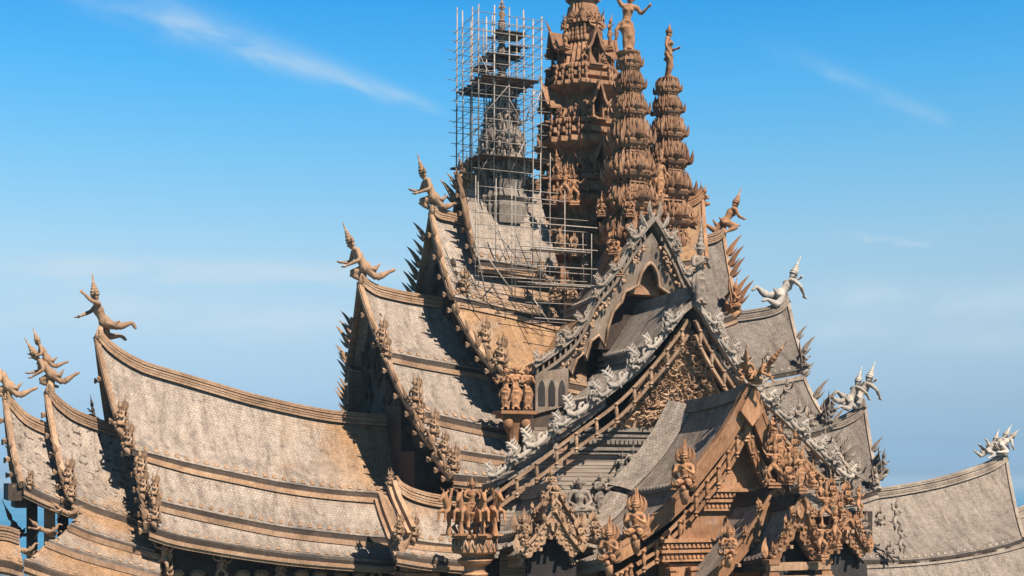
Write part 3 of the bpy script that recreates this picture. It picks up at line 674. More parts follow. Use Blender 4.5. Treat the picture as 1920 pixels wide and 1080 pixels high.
def pedestal(kind, m):
    if (kind, m) in PED: return PED[(kind, m)]
    mb = MB()
    if kind == 'lotus': mb.lathe((0, 0, 0), [(.16, -.16), (.2, -.15), (.2, -.11), (.13, -.09), (.13, -.06), (.2, -.02), (.21, 0.005), (.17, .02)], 12)
    elif kind == 'slab': mb.box((0, 0, -.03), (.34, .3, .07)); mb.box((0, 0, -.085), (.26, .24, .05)); mb.box((0, 0, -.13), (.36, .32, .04))
    elif kind == 'scroll':
        pts = [V(0, .1 + .16 * math.cos(a) * (1 - a / 8), -.1 + .1 * math.sin(a) * (1 - a / 9)) for a in [i * .5 for i in range(12)]]
        mb.tube([V(0, -.2, -.02), V(0, -.05, -.06)] + pts, [.05] * 9 + [.04] * 3 + [.03, .02], 6)
        mb.tube([V(0, -.12, -.05), V(0, .0, -.2), V(0, .05, -.32)], [.09, .08, .05], 6)
    o = mb.obj('t', m); PED[(kind, m)] = o.data; me = o.data; bpy.data.objects.remove(o); return me
def flames(kind, m):
    if (kind, m) in PED: return PED[(kind, m)]
    mb = MB()
    for k in range(-2, 3):
        a = k * .26; mb.blade((.08 * math.sin(a), .08, .36), (.2 * math.sin(a), .12, .4 + .36 * math.cos(a) + (.16 if k == 0 else 0)), .11, .06, (.04 * k, .03, .02))
    for s in (-1, 1):
        mb.blade((s * .1, .06, .12), (s * .2, .1, .42), .1, .07, (s * .05, 0, -.03)); mb.blade((s * .1, .06, -.02), (s * .23, .1, .16), .1, .07, (s * .05, 0, -.03))
    mb.tube([V(0, .1, .0), V(0, .2, .12), V(0, .2, .3), V(0, .12, .42)], [.09, .08, .06, .03], 7)
    o = mb.obj('t', m); PED[(kind, m)] = o.data; me = o.data; bpy.data.objects.remove(o); return me
STATUES = []
def statue(kind, loc, h, face, m='brown', label='', fem=False, tall=.28, ped=None, flame=False, tilt=(0, 0), group=None, name='statue', cat='statue', mirror=False):
    """a carved figure: an Empty at its base > figure, headdress, pedestal / flame_crest. h = height of a standing person in it; face = heading in degrees, 0 = towards -Y, 90 = towards +X"""
    t = empty(name, loc); t.rotation_euler = Euler((math.radians(tilt[0]), math.radians(tilt[1]), math.radians(face)), 'XYZ')
    t.scale = (-h if mirror else h, h, h); tag(t, label, cat, group)
    b, c = figure(kind, m, fem, tall)
    def ch(me, n):
        o = bpy.data.objects.new(n, me); C.objects.link(o); o.parent = t; return o
    ch(b, 'figure')
    if c: ch(c, 'headdress')
    if ped: ch(pedestal(ped, m), 'pedestal')
    if flame: ch(flames('crest', m), 'flame_crest')
    STATUES.append(t); return t
# ------------------------------------------------------------------ other carved prototypes
def horse_fill(mb):
    # faces -Y, forelegs raised, rearing out of the pedestal
    limb(mb, [(0, .42, .42), (0, .2, .58), (0, -.1, .72), (0, -.2, .78)], [.15, .17, .18, .14], 10)
    limb(mb, [(0, -.14, .8), (0, -.27, 1.02), (0, -.3, 1.15)], [.13, .1, .085]); limb(mb, [(0, -.27, 1.18), (0, -.43, 1.05), (0, -.52, .98)], [.085, .065, .05])
    mb.ball((0, -.52, .98), (.055, .05, .05))
    for s in (-1, 1):
        limb(mb, [(s * .06, -.25, 1.22), (s * .09, -.24, 1.34)], [.03, .012]); limb(mb, [(s * .07, -.22, 1.2), (s * .17, -.24, 1.3), (s * .15, -.26, 1.42)], [.025, .022, .01])
        limb(mb, [(s * .1, -.16, .72), (s * .12, -.4, .66), (s * .12, -.42, .46), (s * .12, -.47, .38)], [.085, .055, .04, .045])
        limb(mb, [(s * .1, .4, .42), (s * .13, .26, .22), (s * .13, .44, .05), (s * .13, .38, -.1)], [.12, .08, .05, .045])
    limb(mb, [(0, .5, .5), (0, .62, .4), (0, .62, .15)], [.04, .06, .02])
def make_mesh(fill, m, name='t'):
    mb = MB(); fill(mb); o = mb.obj(name, m); me = o.data; bpy.data.objects.remove(o); return me
def naga_fill(mb):
    """rake scroll in the XZ plane: its body runs down the rake towards -X, the crest stands up; unit = one scroll length"""
    limb(mb, [(.55, 0, .06), (.3, 0, .05), (.05, 0, .0), (-.2, 0, .0), (-.38, 0, .1), (-.42, 0, .24), (-.33, 0, .31), (-.27, 0, .24), (-.31, 0, .19)], [.035, .07, .085, .08, .075, .06, .05, .04, .03])
    limb(mb, [(-.3, 0, .05), (-.2, 0, .25), (-.28, 0, .48), (-.3, 0, .62)], [.07, .085, .06, .02])
    for k in range(5):
        z = .14 + .1 * k; mb.blade((-.22, 0, z), (-.02 - .0 * k, 0, z + .13 - .01 * k), .09, .07, (.02, 0, -.03))
        mb.blade((-.26, 0, z), (-.43 + .02 * k, 0, z + .12), .07, .07, (-.02, 0, -.02))
    limb(mb, [(.0, 0, .08), (.1, 0, .2), (.22, 0, .2), (.24, 0, .12), (.17, 0, .1)], [.06, .05, .045, .035, .025])
    limb(mb, [(.3, 0, .08), (.36, 0, .17), (.46, 0, .15), (.43, 0, .09)], [.045, .04, .035, .02])
    limb(mb, [(-.1, 0, -.05), (-.1, 0, -.16)], [.05, .03])
def flame_mesh(m):
    if ('flame', m) not in PED:
        def f(mb):
            mb.blade((0, 0, 0), (0.12, 0, 1), .42, .2, (-.12, 0, 0)); mb.blade((.05, 0, .1), (.36, 0, .55), .22, .14, (.05, 0, -.05)); mb.blade((-.05, 0, .05), (-.26, 0, .5), .2, .14, (-.05, 0, -.02))
        PED[('flame', m)] = make_mesh(f, m)
    return PED[('flame', m)]
NAGA = {}
def naga_mesh(m):
    if m not in NAGA: NAGA[m] = sculpt('naga_scroll', naga_fill, .016, m, 1)
    return NAGA[m]
# ================================================================== TOWER AND SPIRES
Q_ = [(1, -.5), (1, .5), (.84, .5), (.84, .67), (.67, .67), (.67, .84), (.5, .84)]
REDENT = []
for k in range(4):
    for a, b in Q_: 
        x, y = a, b
        for _ in range(k): x, y = -y, x
        REDENT.append((x, y))
def zy(py, X, Y):                       # height at which picture row py meets the vertical line (X, Y)
    d = (Vector((X, Y, 0)) - CAM).dot(FW); return CAM.z + (HY - py) * d / F
def leafring(mb, c, r, z, h, n, w=.3, lean=.25, square=True, t=.14, bend=.12, umin=0.0):
    """upright leaf petals round a redented block"""
    for s in range(4):
        for k in range(n):
            u = ((k + .5) / n * 2 - 1) * .95
            if abs(u) < umin: continue
            rr = 1.0 if abs(u) < .5 else (.85 if abs(u) < .68 else .72)
            p = Vector((rr * r, u * r, 0)); o = Vector((1, 0, 0)) if abs(u) < .6 else Vector((1, u, 0)).normalized()
            M = Matrix.Rotation(s * PI / 2, 3, 'Z'); hh = h * (1 if k % 2 else .82)
            b = Vector(c) + M @ p + Vector((0, 0, z)); oo = M @ o
            mb.blade(b, b + oo * lean * h + Vector((0, 0, hh)), w, t, -oo * bend * h, face=oo)
TX, TY = -0.45, 0.0
tower = None
def tower_build():
    global tower
    mb = MB(); S = mpp((TX, TY, 60)) / 1.02
    rows = [(-80, 15), (-30, 20), (-10, 24), (0, 30), (3, 30), (4, 22), (12, 22), (14, 26), (44, 30), (46, 38), (52, 38), (53, 27), (60, 27), (61, 31), (66, 31), (67, 27), (76, 28), (77, 33), (84, 33), (86, 30), (92, 34), (110, 42), (130, 46), (132, 52),
            (136, 60), (142, 60), (143, 53), (149, 53), (150, 64), (158, 64), (159, 56), (166, 56), (167, 69), (174, 69), (184, 52), (190, 45), (205, 47), (230, 54), (234, 60), (238, 72), (246, 72), (247, 64), (254, 64), (255, 78), (264, 78), (265, 68), (272, 68),
            (273, 84), (282, 84), (296, 62), (302, 56), (320, 58), (338, 64), (342, 74), (350, 74), (351, 66), (360, 66), (361, 80), (372, 80), (373, 70), (381, 70), (382, 86), (391, 86), (402, 66), (410, 60), (430, 64), (450, 72), (455, 84), (464, 84), (465, 76), (474, 76), (475, 92), (486, 92), (498, 78), (512, 74), (560, 86), (566, 100), (580, 100), (590, 92), (760, 96)]
    mb.lathe((TX, TY, 0), [(r * S, zy(y, TX, TY)) for y, r in reversed(rows)], poly=REDENT)
    tower = part(mb, 'central_tower', 'towerwood', label='tallest tower of reddish brown carved tiers')
    # petals, beading, corner pinnacles on the tiers
    for y0, y1, r, n in ((12, 46, 24, 5), (88, 134, 32, 7), (186, 236, 45, 9), (298, 340, 56, 9), (406, 452, 60, 9)):
        mb = MB(); z1 = zy(y1, TX, TY); hh = zy(y0, TX, TY) - z1
        leafring(mb, (TX, TY, 0), r * S * 1.06, z1, hh * .95, n + 2, w=.36, lean=-.12, t=.3, bend=-.1, umin=.34)
        leafring(mb, (TX, TY, 0), r * S * 1.2, z1, hh * .5, n + 4, w=.3, lean=.05, t=.24, bend=-.05, umin=.34)
        part(mb, 'petal_tier', 'towerwood', tower)
    for y0, y1, r in ((136, 176, 60), (238, 284, 72), (342, 392, 76), (455, 488, 82), (52, 84, 30)):
        mb = MB(); z1 = zy(y1, TX, TY); z0 = zy(y0, TX, TY)
        for s in range(4):
            M = Matrix.Rotation(s * PI / 2, 3, 'Z')
            for u in (-.74, -.56, -.4, .4, .56, .74):
                rr = (1.02 if abs(u) < .5 else (.88 if abs(u) < .65 else .74)) * r * S
                for q in range(4):
                    z = z1 + (z0 - z1) * (q + .5) / 4; mb.ball(Vector((TX, TY, z)) + M @ Vector((rr * (1.12 - .02 * q), u * r * S, 0)), (.15, .15, .3), nu=6, nv=5)
        part(mb, 'bead_column', 'towerwood', tower)
    # gabled niches on the four faces
    for y0, y1, r in ((70, 134, 44), (172, 238, 62), (282, 342, 72), (388, 452, 76)):
        z1, z0 = zy(y1, TX, TY), zy(y0, TX, TY); hgt = z0 - z1
        for s in range(4):
            M = Matrix.Rotation(s * PI / 2, 3, 'Z'); c = Vector((TX, TY, 0)); r_ = r * S; w = hgt * (.3 if s % 2 == 0 else .2); pr = hgt * (.34 if s % 2 == 0 else .26)
            P = lambda a, b, z: c + M @ Vector((r_ * .8 + a, b, 0)) + Vector((0, 0, z1 + z * hgt))
            mb = MB()
            for sg in (-1, 1):
                mb.beam([P(pr, sg * w * .75, 0), P(pr, sg * w * .75, .45)], .16, .16, up=(1, 0.1, 0))
                mb.beam([P(pr * .5, sg * w * .8, 0), P(pr * .5, sg * w * .8, .45)], .14, .14, up=(1, 0.1, 0))
                rf = [P(pr * 1.35, sg * w * 1.25, .34), P(pr * 1.4, sg * w * .75, .5), P(pr * 1.5, 0, .98)]; rb = [P(-.3, sg * w * 1.25, .34), P(-.3, sg * w * .75, .5), P(-.3, 0, .95)]
                up_ = Vector((0, 0, .16))
                for i in range(2):
                    mb.add([rf[i], rf[i + 1], rb[i + 1], rb[i], rf[i] + up_, rf[i + 1] + up_, rb[i + 1] + up_, rb[i] + up_], [(0, 1, 2, 3), (4, 7, 6, 5), (0, 4, 5, 1), (1, 5, 6, 2), (2, 6, 7, 3), (3, 7, 4, 0)])
                mb.beam([q + Vector((0, 0, .12)) for q in rf], .2, .28, up=M @ Vector((1, 0, 0)))
                mb.blade(rf[0], rf[0] + M @ Vector((.15, sg * .35, 0)) + Vector((0, 0, .7)), .25, .12, face=M @ Vector((1, 0, 0)))
            mb.blade(P(pr * 1.4, 0, .95), P(pr * 1.9, 0, 1.35), .3, .14, face=M @ Vector((0, 1, 0)))
            mb.box(P(pr * .6, 0, -.04), (pr * 1.6 + .5, w * 2.1, .14), M); 
            part(mb, 'gabled_niche', 'towerwood', tower)
            mb = MB(); mb.box(P(-.05, 0, .25), (.3, w * 1.2, hgt * .42), M); part(mb, 'niche_panel', 'dark', tower)
tower_build()
def spire(X, Y, tiers, m, label, base=None, pts=True, leafm=None):
    """lotus tiers stacked on one another: (row of top, row of bottom, half width in pixels)"""
    mb = MB(); d = mpp((X, Y, 60)); prof = []; rq = random.Random(int(X * 7 + Y * 3)); leaves = []
    for y0, y1, r in reversed(tiers):
        z0, z1 = zy(y0, X, Y), zy(y1, X, Y); hh = z0 - z1; R = r * d; lf = MB()
        prof += [(R * .64, z1), (R * .64, z1 + .05 * hh), (R * .74, z1 + .06 * hh), (R * .74, z1 + .1 * hh), (R * .62, z1 + .11 * hh), (R * .62, z1 + .17 * hh), (R * .76, z1 + .2 * hh), (R * .86, z1 + .27 * hh), (R * .93, z1 + .36 * hh), (R * .93, z1 + .41 * hh), (R * .72, z1 + .42 * hh), (R * .7, z1 + .6 * hh), (R * .64, z1 + .9 * hh), (R * .62, z1 + .96 * hh), (R * .62, z0)]
        zr = z1 + .39 * hh; c = Vector((X, Y, 0))
        if pts:
            for k in range(4):                                   # upturned corner horns
                a = PI / 4 + k * PI / 2; o = Vector((math.cos(a), math.sin(a), 0)); w = .3 * R + .05
                lf.blade(c + o * R * .88 + Vector((0, 0, zr - .06 * hh)), c + o * R * 1.2 + Vector((0, 0, zr + hh * .34)), w, w * .5, o * .1 * R + Vector((0, 0, -.12 * hh)), face=Vector((-o.y, o.x, 0)))
                b = k * PI / 2; o = Vector((math.cos(b), math.sin(b), 0)); lf.blade(c + o * R * .9 + Vector((0, 0, zr)), c + o * R * 1.12 + Vector((0, 0, zr + hh * .42)), w * 1.1, w * .5, o * .06 * R, face=o)
        for s_ in range(4):
            M = Matrix.Rotation(s_ * PI / 2, 3, 'Z')
            for ring, (rb, zb_, hl, n, w) in enumerate(((.86, .41, .34, 8, .2), (.76, .48, .46, 7, .18), (.68, .68, .36, 7, .15), (.62, .12, .14, 6, .16))):
                for k in range(n):
                    u = ((k + .5) / n * 2 - 1) * .86; rr_ = 1.0 if abs(u) < .5 else (.86 if abs(u) < .68 else .74); h_ = hl * hh * rq.uniform(.75, 1.25)
                    o = M @ Vector((1, u * .8, 0)).normalized(); b = c + M @ Vector((rr_ * rb * R, u * rb * R, 0)) + Vector((0, 0, z1 + zb_ * hh))
                    lf.blade(b, b + o * R * rq.uniform(-.05, .09) + Vector((0, 0, h_)), w * R * rq.uniform(.8, 1.2), .13 * R, o * .07 * R, face=o)
        leaves.append(lf)
    mb.lathe((X, Y, 0), prof, poly=[(a * .96, b * .96) for a, b in REDENT])
    o = part(mb, 'spire', m, label=label)
    for lf in leaves: part(lf, 'leaf_tier', leafm or m, o)
    return o
SPX = {}
SPX['front'] = (onX(1181, 300, 0).y, )
FY = onX(1181, 300, 0).y
sp_front = spire(0, FY, [(98, 140, 22), (138, 182, 27), (180, 232, 33), (228, 294, 41), (290, 352, 47), (350, 410, 52), (408, 470, 56)], 'towerwood', 'lotus tiered brown spire carrying a standing figure with a raised arm')
RX = onY(1252, 300, 0).x
sp_right = spire(RX, 0, [(148, 186, 23), (184, 226, 28), (224, 274, 33), (270, 328, 40), (326, 386, 46), (384, 440, 50), (438, 500, 54)], 'towerwood', 'slimmer brown spire at the right with a standing figure on top')
LX = onY(941, 300, 0).x
sp_left = spire(LX, 0, [(38, 60, 6), (58, 86, 7), (84, 112, 8), (108, 136, 11), (150, 192, 18), (188, 238, 29), (234, 288, 37), (286, 348, 45)], 'dgrey', 'grey weathered spire inside the scaffolding', leafm='grey')
mb = MB(); 
d_ = mpp((LX, 0, 60)); mb.lathe((LX, 0, 0), [(50 * d_ * .75, zy(y, LX, 0)) if False else (r * d_, zy(y, LX, 0)) for y, r in ((425, 44), (392, 46), (384, 42), (376, 48), (368, 44), (358, 42), (344, 46))], poly=REDENT)
part(mb, 'spire_base', 'dgrey', sp_left)
# plain block joining the spires and the tower above the crossing of the roofs
mb = MB(); 
def block(x0, x1, y0, y1, z0, z1): mb.box(((x0 + x1) / 2, (y0 + y1) / 2, (z0 + z1) / 2), (x1 - x0, y1 - y0, z1 - z0))
block(-4.6, 4.6, -4.6, 4.6, 30, 58)
part(mb, 'crossing_block', 'towerwood')
mb = MB(); r0 = 44 * mpp((0, FY, 60))
mb.lathe((0, FY, 0), [(r0 * 1.35, zy(560, 0, FY)), (r0 * 1.25, zy(520, 0, FY)), (r0 * 1.0, zy(470, 0, FY))], poly=REDENT); part(mb, 'spire_base', 'towerwood', sp_front)
# ================================================================== WALLS, GABLES, RAKES
def wall(x0, x1, y0, y1, z0, z1, name='wall', m='dark', label=None, parent=None):
    mb = MB(); mb.box(((x0 + x1) / 2, (y0 + y1) / 2, (z0 + z1) / 2), (x1 - x0, y1 - y0, z1 - z0)); return part(mb, name, m, parent, label)
def prism(mb, pts, Y, th):
    """closed outline in the plane Y, given thickness th towards +Y"""
    n = len(pts); f = [Vector((p.x, p.y if Y is None else Y, p.z)) for p in pts]; b = [p + Vector((0, th, 0)) for p in f]
    mb.add(f + b, [tuple(range(n)), tuple(range(2 * n - 1, n - 1, -1))] + [(i, n + i, n + (i + 1) % n, (i + 1) % n) for i in range(n)])
def pxY(lst, Y): return [onY(x, y, Y) for x, y in lst]
def pxL(lst, k, apex): return [onY(x, y, -k + LEAN * .0405 * (y - apex)) for x, y in lst]
Zf = lambda px, py, Y: onY(px, py, Y).z
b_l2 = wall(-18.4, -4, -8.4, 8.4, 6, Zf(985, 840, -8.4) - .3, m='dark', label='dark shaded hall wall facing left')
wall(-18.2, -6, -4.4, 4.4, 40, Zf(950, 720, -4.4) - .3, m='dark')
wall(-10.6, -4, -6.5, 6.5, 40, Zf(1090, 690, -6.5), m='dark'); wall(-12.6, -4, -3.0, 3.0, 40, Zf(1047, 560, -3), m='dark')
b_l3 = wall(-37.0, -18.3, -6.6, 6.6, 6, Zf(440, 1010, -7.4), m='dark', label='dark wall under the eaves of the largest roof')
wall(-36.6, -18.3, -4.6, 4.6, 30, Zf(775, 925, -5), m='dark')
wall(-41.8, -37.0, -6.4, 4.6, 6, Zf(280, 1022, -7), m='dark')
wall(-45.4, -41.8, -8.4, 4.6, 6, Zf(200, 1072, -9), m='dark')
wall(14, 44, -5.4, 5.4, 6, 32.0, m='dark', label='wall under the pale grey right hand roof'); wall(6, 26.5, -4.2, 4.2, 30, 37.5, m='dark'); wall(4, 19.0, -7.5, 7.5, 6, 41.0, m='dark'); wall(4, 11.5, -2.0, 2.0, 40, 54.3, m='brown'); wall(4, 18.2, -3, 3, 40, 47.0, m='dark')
def hall_gable(key, X, store, m='dark', th=.5, z0=None):
    cols = RK[key]; pts = [p + Vector((.9, .3, -.6)) for c in cols for p in c]; pts = [p for p in pts if z0 is None or p.z > z0]; lo = pts[-1].z
    mb = MB(); n = len(pts); q = pts + [flipY(p) for p in pts]; b = [p + Vector((th, 0, 0)) for p in q]
    mb.add(q + b, [(i, i + 1, n + i + 1, n + i) for i in range(n - 1)] + [(2 * n + i, 3 * n + i, 3 * n + i + 1, 2 * n + i + 1) for i in range(n - 1)]); o = part(mb, 'gable_wall', m, store[key])
    rq = random.Random(5); mb = MB()                        # carving on the shaded gable
    for q in range(150):
        y, z = rq.choice(pts).y * rq.uniform(-.95, .95), rq.uniform(lo, pts[0].z); ok = z < pts[0].z - abs(y) * (pts[0].z - lo) / abs(pts[-1].y) - .5
        xg = min(pts, key=lambda p: abs(p.z - z)).x
        if ok: mb.ball((xg - .05, y, z), (.3, rq.uniform(.2, .5), rq.uniform(.25, .8)), nu=6, nv=4)
    if mb.v: part(mb, 'gable_carving', m, store[key])
hall_gable('L2', -19.0, Lw); hall_gable('L1', -13.0, Lw, z0=43)
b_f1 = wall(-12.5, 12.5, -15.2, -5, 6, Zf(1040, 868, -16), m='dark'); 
def under_roof(key, y0, y1, drop=.6, xc=0.0, m='dark', floor=36.0):
    pr = [p for q in FP[key] for p in q]; pts = [Vector((min(p.x + .3, xc), 0, p.z - drop)) for p in pr]; loop = pts + [Vector((pts[-1].x, 0, floor)), Vector((2 * xc - pts[-1].x, 0, floor))] + [Vector((2 * xc - p.x, 0, p.z)) for p in reversed(pts)][:-1]
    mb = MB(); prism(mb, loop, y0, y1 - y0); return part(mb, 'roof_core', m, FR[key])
under_roof('F1', -13.2, -9.4)
def plank_wall():
    mb = MB(); Y = -15.6; x0, x1 = -14.2, 14.2; z = Zf(1100, 1110, Y); zt = Zf(1150, 806, Y); k = 0; rr = random.Random(3)
    while z < zt:
        h = rr.uniform(.2, .34); mb.box((0, Y + .12 + rr.uniform(-.02, .03), z + h / 2), (x1 - x0 - .9 * max(0, z - 38), .18, h - .035)); z += h
    return part(mb, 'plank_wall', 'planks', label='gable wall of weathered horizontal boards')
pw = plank_wall()
mb = MB()
for py, h, pr in ((806, .3, .5), (817, .22, .34), (828, .42, .26), (842, .24, .44), (850, .16, .3)):
    p = onY(1150, py, -15.6); mb.box((0, -15.6 - pr / 2 + .1, p.z), (17.4 + pr, pr + .2, h))
for q in range(46): mb.box((-8.4 + q * .37, -15.95, Zf(1150, 829, -15.6)), (.16, .12, .3))
part(mb, 'frieze', 'dgrey', pw)
def relief(name, m, apex, bl, br, Ytop, Ybot, depth, seed, n=120, blobs=260, parent=None, label=None):
    """carved panel: a sheet raised by hundreds of interlocking scrolls and small figures (apex / bottom corners in world x,z)"""
    rr = np.random.RandomState(seed); U, Vv = np.meshgrid(np.linspace(0, 1, n), np.linspace(0, 1, n)); wt = .03 + .97 * Vv
    X = apex[0] + (bl[0] + (br[0] - bl[0]) * U - apex[0]) * wt; Z = apex[1] + (bl[1] - apex[1]) * Vv
    Hh = np.zeros_like(X)
    for k in range(blobs):
        v = rr.rand() ** .5; u = rr.rand(); cx = apex[0] + (bl[0] + (br[0] - bl[0]) * u - apex[0]) * (.03 + .97 * v); cz = apex[1] + (bl[1] - apex[1]) * v
        a = rr.rand() * 6.28; s = rr.uniform(.12, .34); curl = rr.uniform(-3, 3); hgt = rr.uniform(.4, 1)
        for q in range(7):
            px_, pz_ = cx + s * .8 * q * math.cos(a + curl * q / 6) * .5, cz + s * .8 * q * math.sin(a + curl * q / 6) * .5; w = s * .42 * (1 - q * .09)
            d2 = ((X - px_) ** 2 + (Z - pz_) ** 2) / (w * w); Hh = np.maximum(Hh, hgt * np.sqrt(np.clip(1 - d2 * .6, 0, 1)))
    Yr = Ytop + (Ybot - Ytop) * Vv; pts = [Vector((X[i, j], Yr[i, j] - depth * Hh[i, j], Z[i, j])) for i in range(n) for j in range(n)]; mb = MB()
    mb.add(pts, [(i * n + j, i * n + j + 1, (i + 1) * n + j + 1, (i + 1) * n + j) for i in range(n - 1) for j in range(n - 1)])
    mb.add([Vector((apex[0], Ytop + .05, apex[1])), Vector((br[0], Ybot + .05, br[1])), Vector((bl[0], Ybot + .05, bl[1])), Vector((apex[0], Ytop + .4, apex[1])), Vector((br[0], Ybot + .4, br[1])), Vector((bl[0], Ybot + .4, bl[1]))], [(0, 1, 2), (3, 5, 4), (0, 3, 4, 1), (1, 4, 5, 2), (2, 5, 3, 0)])
    return part(mb, name, m, parent, label)
ap, bl_ = onY(1282, 598, -17.1), onY(1150, 802, -15.8)
relief('relief_panel', 'tan', (0, ap.z), (bl_.x, bl_.z), (-bl_.x, bl_.z), -17.1, -15.9, .55, 5, n=190, blobs=520, label='densely carved triangular gable panel of figures and foliage')
# ---------------------------------------------------------------- rakes of the white gable (F1) and its neighbours
def both_x(fn):
    fn(lambda p: p, 1); fn(lambda p: flipX(p), -1)
def spindle(mb, p, h, r=.13, up=Vector((0, 0, 1))):
    mb.lathe(p, [(r * .5, -h * .62), (r * 1.1, -h * .56), (r * .6, -h * .48), (r * 1.5, -h * .4), (r * .7, -h * .3), (r * 1.3, -h * .1), (r * 1.3, h * .1), (r * .7, h * .3), (r * 1.5, h * .42), (r * .8, h * .5)], 8)
def rail_rake(px, k, offs, m, parent, name='rake_rail', w=.24, h=.22, nsp=9, sp=True, knob='tan', yo=0.0, right=True, apex=None):
    line = rakeY(px, k + yo, 22, apex); s = mpp(line[8])
    for g, sg in ((lambda p: p, 1), (lambda p: flipX(p), -1)):
        if sg < 0 and not right: continue
        for dy in offs:
            mb = MB(); mb.beam([g(p - Vector((0, 0, dy * s))) for p in line], w, h, up=(0, 0, 1)); part(mb, name, m, parent)
        if sp:
            for q in range(nsp):
                i = (q + .5) / nsp * 21; p = line[int(i)].lerp(line[min(21, int(i) + 1)], i % 1) - Vector((0, .12, (offs[0] + offs[-1]) / 2 * s))
                mb = MB(); spindle(mb, g(p), (offs[-1] - offs[0] + 30) * s * .6, .115); part(mb, 'turned_pendant', knob, parent)
    return line
g1 = MB(); ln = rakeY([(1290, 566), (1268, 600), (1218, 660), (1158, 722), (1073, 784), (997, 842), (919, 900)], 18.5, 24)
ln[0].x = 0; g1.beam(ln, .4, .42); G1 = part(g1, 'gable_rake', 'grey', label='long silver grey rake of the main gable')
g1 = MB(); g1.beam([flipX(p) for p in ln], .4, .42); part(g1, 'gable_rake', 'grey', G1)
rail_rake([(1290, 566), (1268, 600), (1218, 660), (1158, 722), (1073, 784), (997, 842), (912, 905)], 18.2, (34, 62), 'tan', G1, nsp=11)
rk_f0 = [(1225, 408), (1181, 466), (1156, 506), (1118, 552), (1092, 608), (1057, 646), (1001, 686)]
outl = [(1225, 436), (1200, 466), (1181, 490), (1156, 530), (1118, 576), (1092, 630), (1057, 668), (1003, 702), (1001, 768), (1007, 732), (1018, 712), (1030, 706), (1041, 722), (1050, 697), (1064, 686), (1073, 702), (1082, 672), (1094, 662), (1100, 676), (1108, 640), (1123, 628), (1136, 652), (1141, 612), (1150, 584), (1160, 572), (1166, 566), (1172, 547), (1183, 542), (1197, 535), (1203, 512), (1212, 498), (1222, 492)]
K0 = 12.1
rr_ = random.Random(2); G0 = None
for g in (lambda p: p, lambda p: flipX(p)):
    g0 = MB(); q_ = pxL(outl, K0, 410); q_[0].x = 0; q_[-1].x = 0; q_ = [g(p) for p in q_]; prism(g0, q_, None, .35)
    o = part(g0, 'gable_board', 'dtan', G0); 
    if G0 is None: G0 = o; G0['label'] = 'carved arched board of the upper gable'
    mb = MB(); lw = pxL(outl[8:], K0 + .12, 410); lw[-1].x = 0; mb.tube([g(p) for p in lw], .13, 5); part(mb, 'arch_moulding', 'tan', G0)
l0 = rakeY(rk_f0, K0 + .2, 22); l0[0].x = 0
for g in (lambda p: p, lambda p: flipX(p)):
    mb = MB(); mb.beam([g(p) for p in l0], .42, .42); part(mb, 'gable_rake', 'grey', G0)
    mb = MB(); mb.beam([g(p + Vector((0, .1, -.95))) for p in l0[2:]], .3, .22); part(mb, 'rake_rail', 'dtan', G0)
    mb = MB()
    for q in range(26):                                    # open lattice between the rake and the board, tracery bosses on the board
        i = 1.5 + q / 25 * 19; p = l0[int(i)].lerp(l0[min(21, int(i) + 1)], i % 1); mb.box(g(p + Vector((0, .1, -.5))), (.16, .2, .75))
    part(mb, 'lattice', 'dtan', G0)
    mb = MB()
    for q in range(70):
        i = 1 + rr_.random() * 20; p = l0[int(i)].lerp(l0[min(21, int(i) + 1)], i % 1); c = g(p + Vector((0, .12, -1.25 - rr_.random() * .75))); mb.ball(c, (rr_.uniform(.08, .2), .12, rr_.uniform(.08, .2)), nu=6, nv=4)
    part(mb, 'tracery', 'tan', G0)
wall(-3.0, 3.0, -9.2, -8.0, 44, Zf(1200, 575, -9), m='dark'); 
mb = MB(); a0 = onY(1190, 470, -9.4); prism(mb, [Vector((0, 0, a0.z)), Vector((4.6, 0, a0.z - 8)), Vector((-4.6, 0, a0.z - 8))], -9.4, .3); part(mb, 'gable_back', 'dark', G0)
mb = MB(); prism(mb, pxY([(1004, 704), (1034, 694), (1066, 690), (1066, 760), (1004, 776)], -10.9), -10.9, .3); npan = part(mb, 'niche_wall', 'dtan', G0)
for cx_ in (1016, 1035, 1054):
    mb = MB(); prism(mb, pxY([(cx_ - 6, 760), (cx_ - 6, 728), (cx_ - 4, 718), (cx_, 712), (cx_ + 4, 718), (cx_ + 6, 728), (cx_ + 6, 760)], -10.97), -10.97, .1); part(mb, 'niche_shade_panel', 'black', G0)
# ---------------------------------------------------------------- plain brown gable (F2)
F2K = 26.4
r2 = [[(1404, 728), (1376, 782), (1349, 826), (1331, 848), (1308, 878), (1293, 896)], [(1284, 922), (1260, 946), (1235, 968), (1210, 985), (1194, 996)], [(1186, 1014), (1172, 1024), (1150, 1036)]]
G2 = None
for seg in r2:
    l = rakeY(seg, F2K, 14, 728)
    if seg is r2[0]: l[0].x = 0
    for g in (lambda p: p, lambda p: flipX(p)): mb = MB(); mb.sweep([g(p) for p in l], [(-.2, -.75), (.2, -.75), (.2, .05), (.26, .1), (.26, .34), (-.26, .34), (-.26, .1), (-.2, .05)], up=(0, 0, 1), side=(0, 1, 0)); o = part(mb, 'gable_rake', 'brown', G2); G2 = G2 or o
    rail_rake(seg, F2K - .5, (44, 62, 80), 'brown', G2, nsp=6 if seg is r2[0] else 4, apex=728, w=.22, h=.24, knob='brown')
G2['label'] = 'plain broad brown boards of the pointed front gable'
mb = MB(); Y2 = -24.4
z_ = lambda py: Zf(1300, py, Y2)
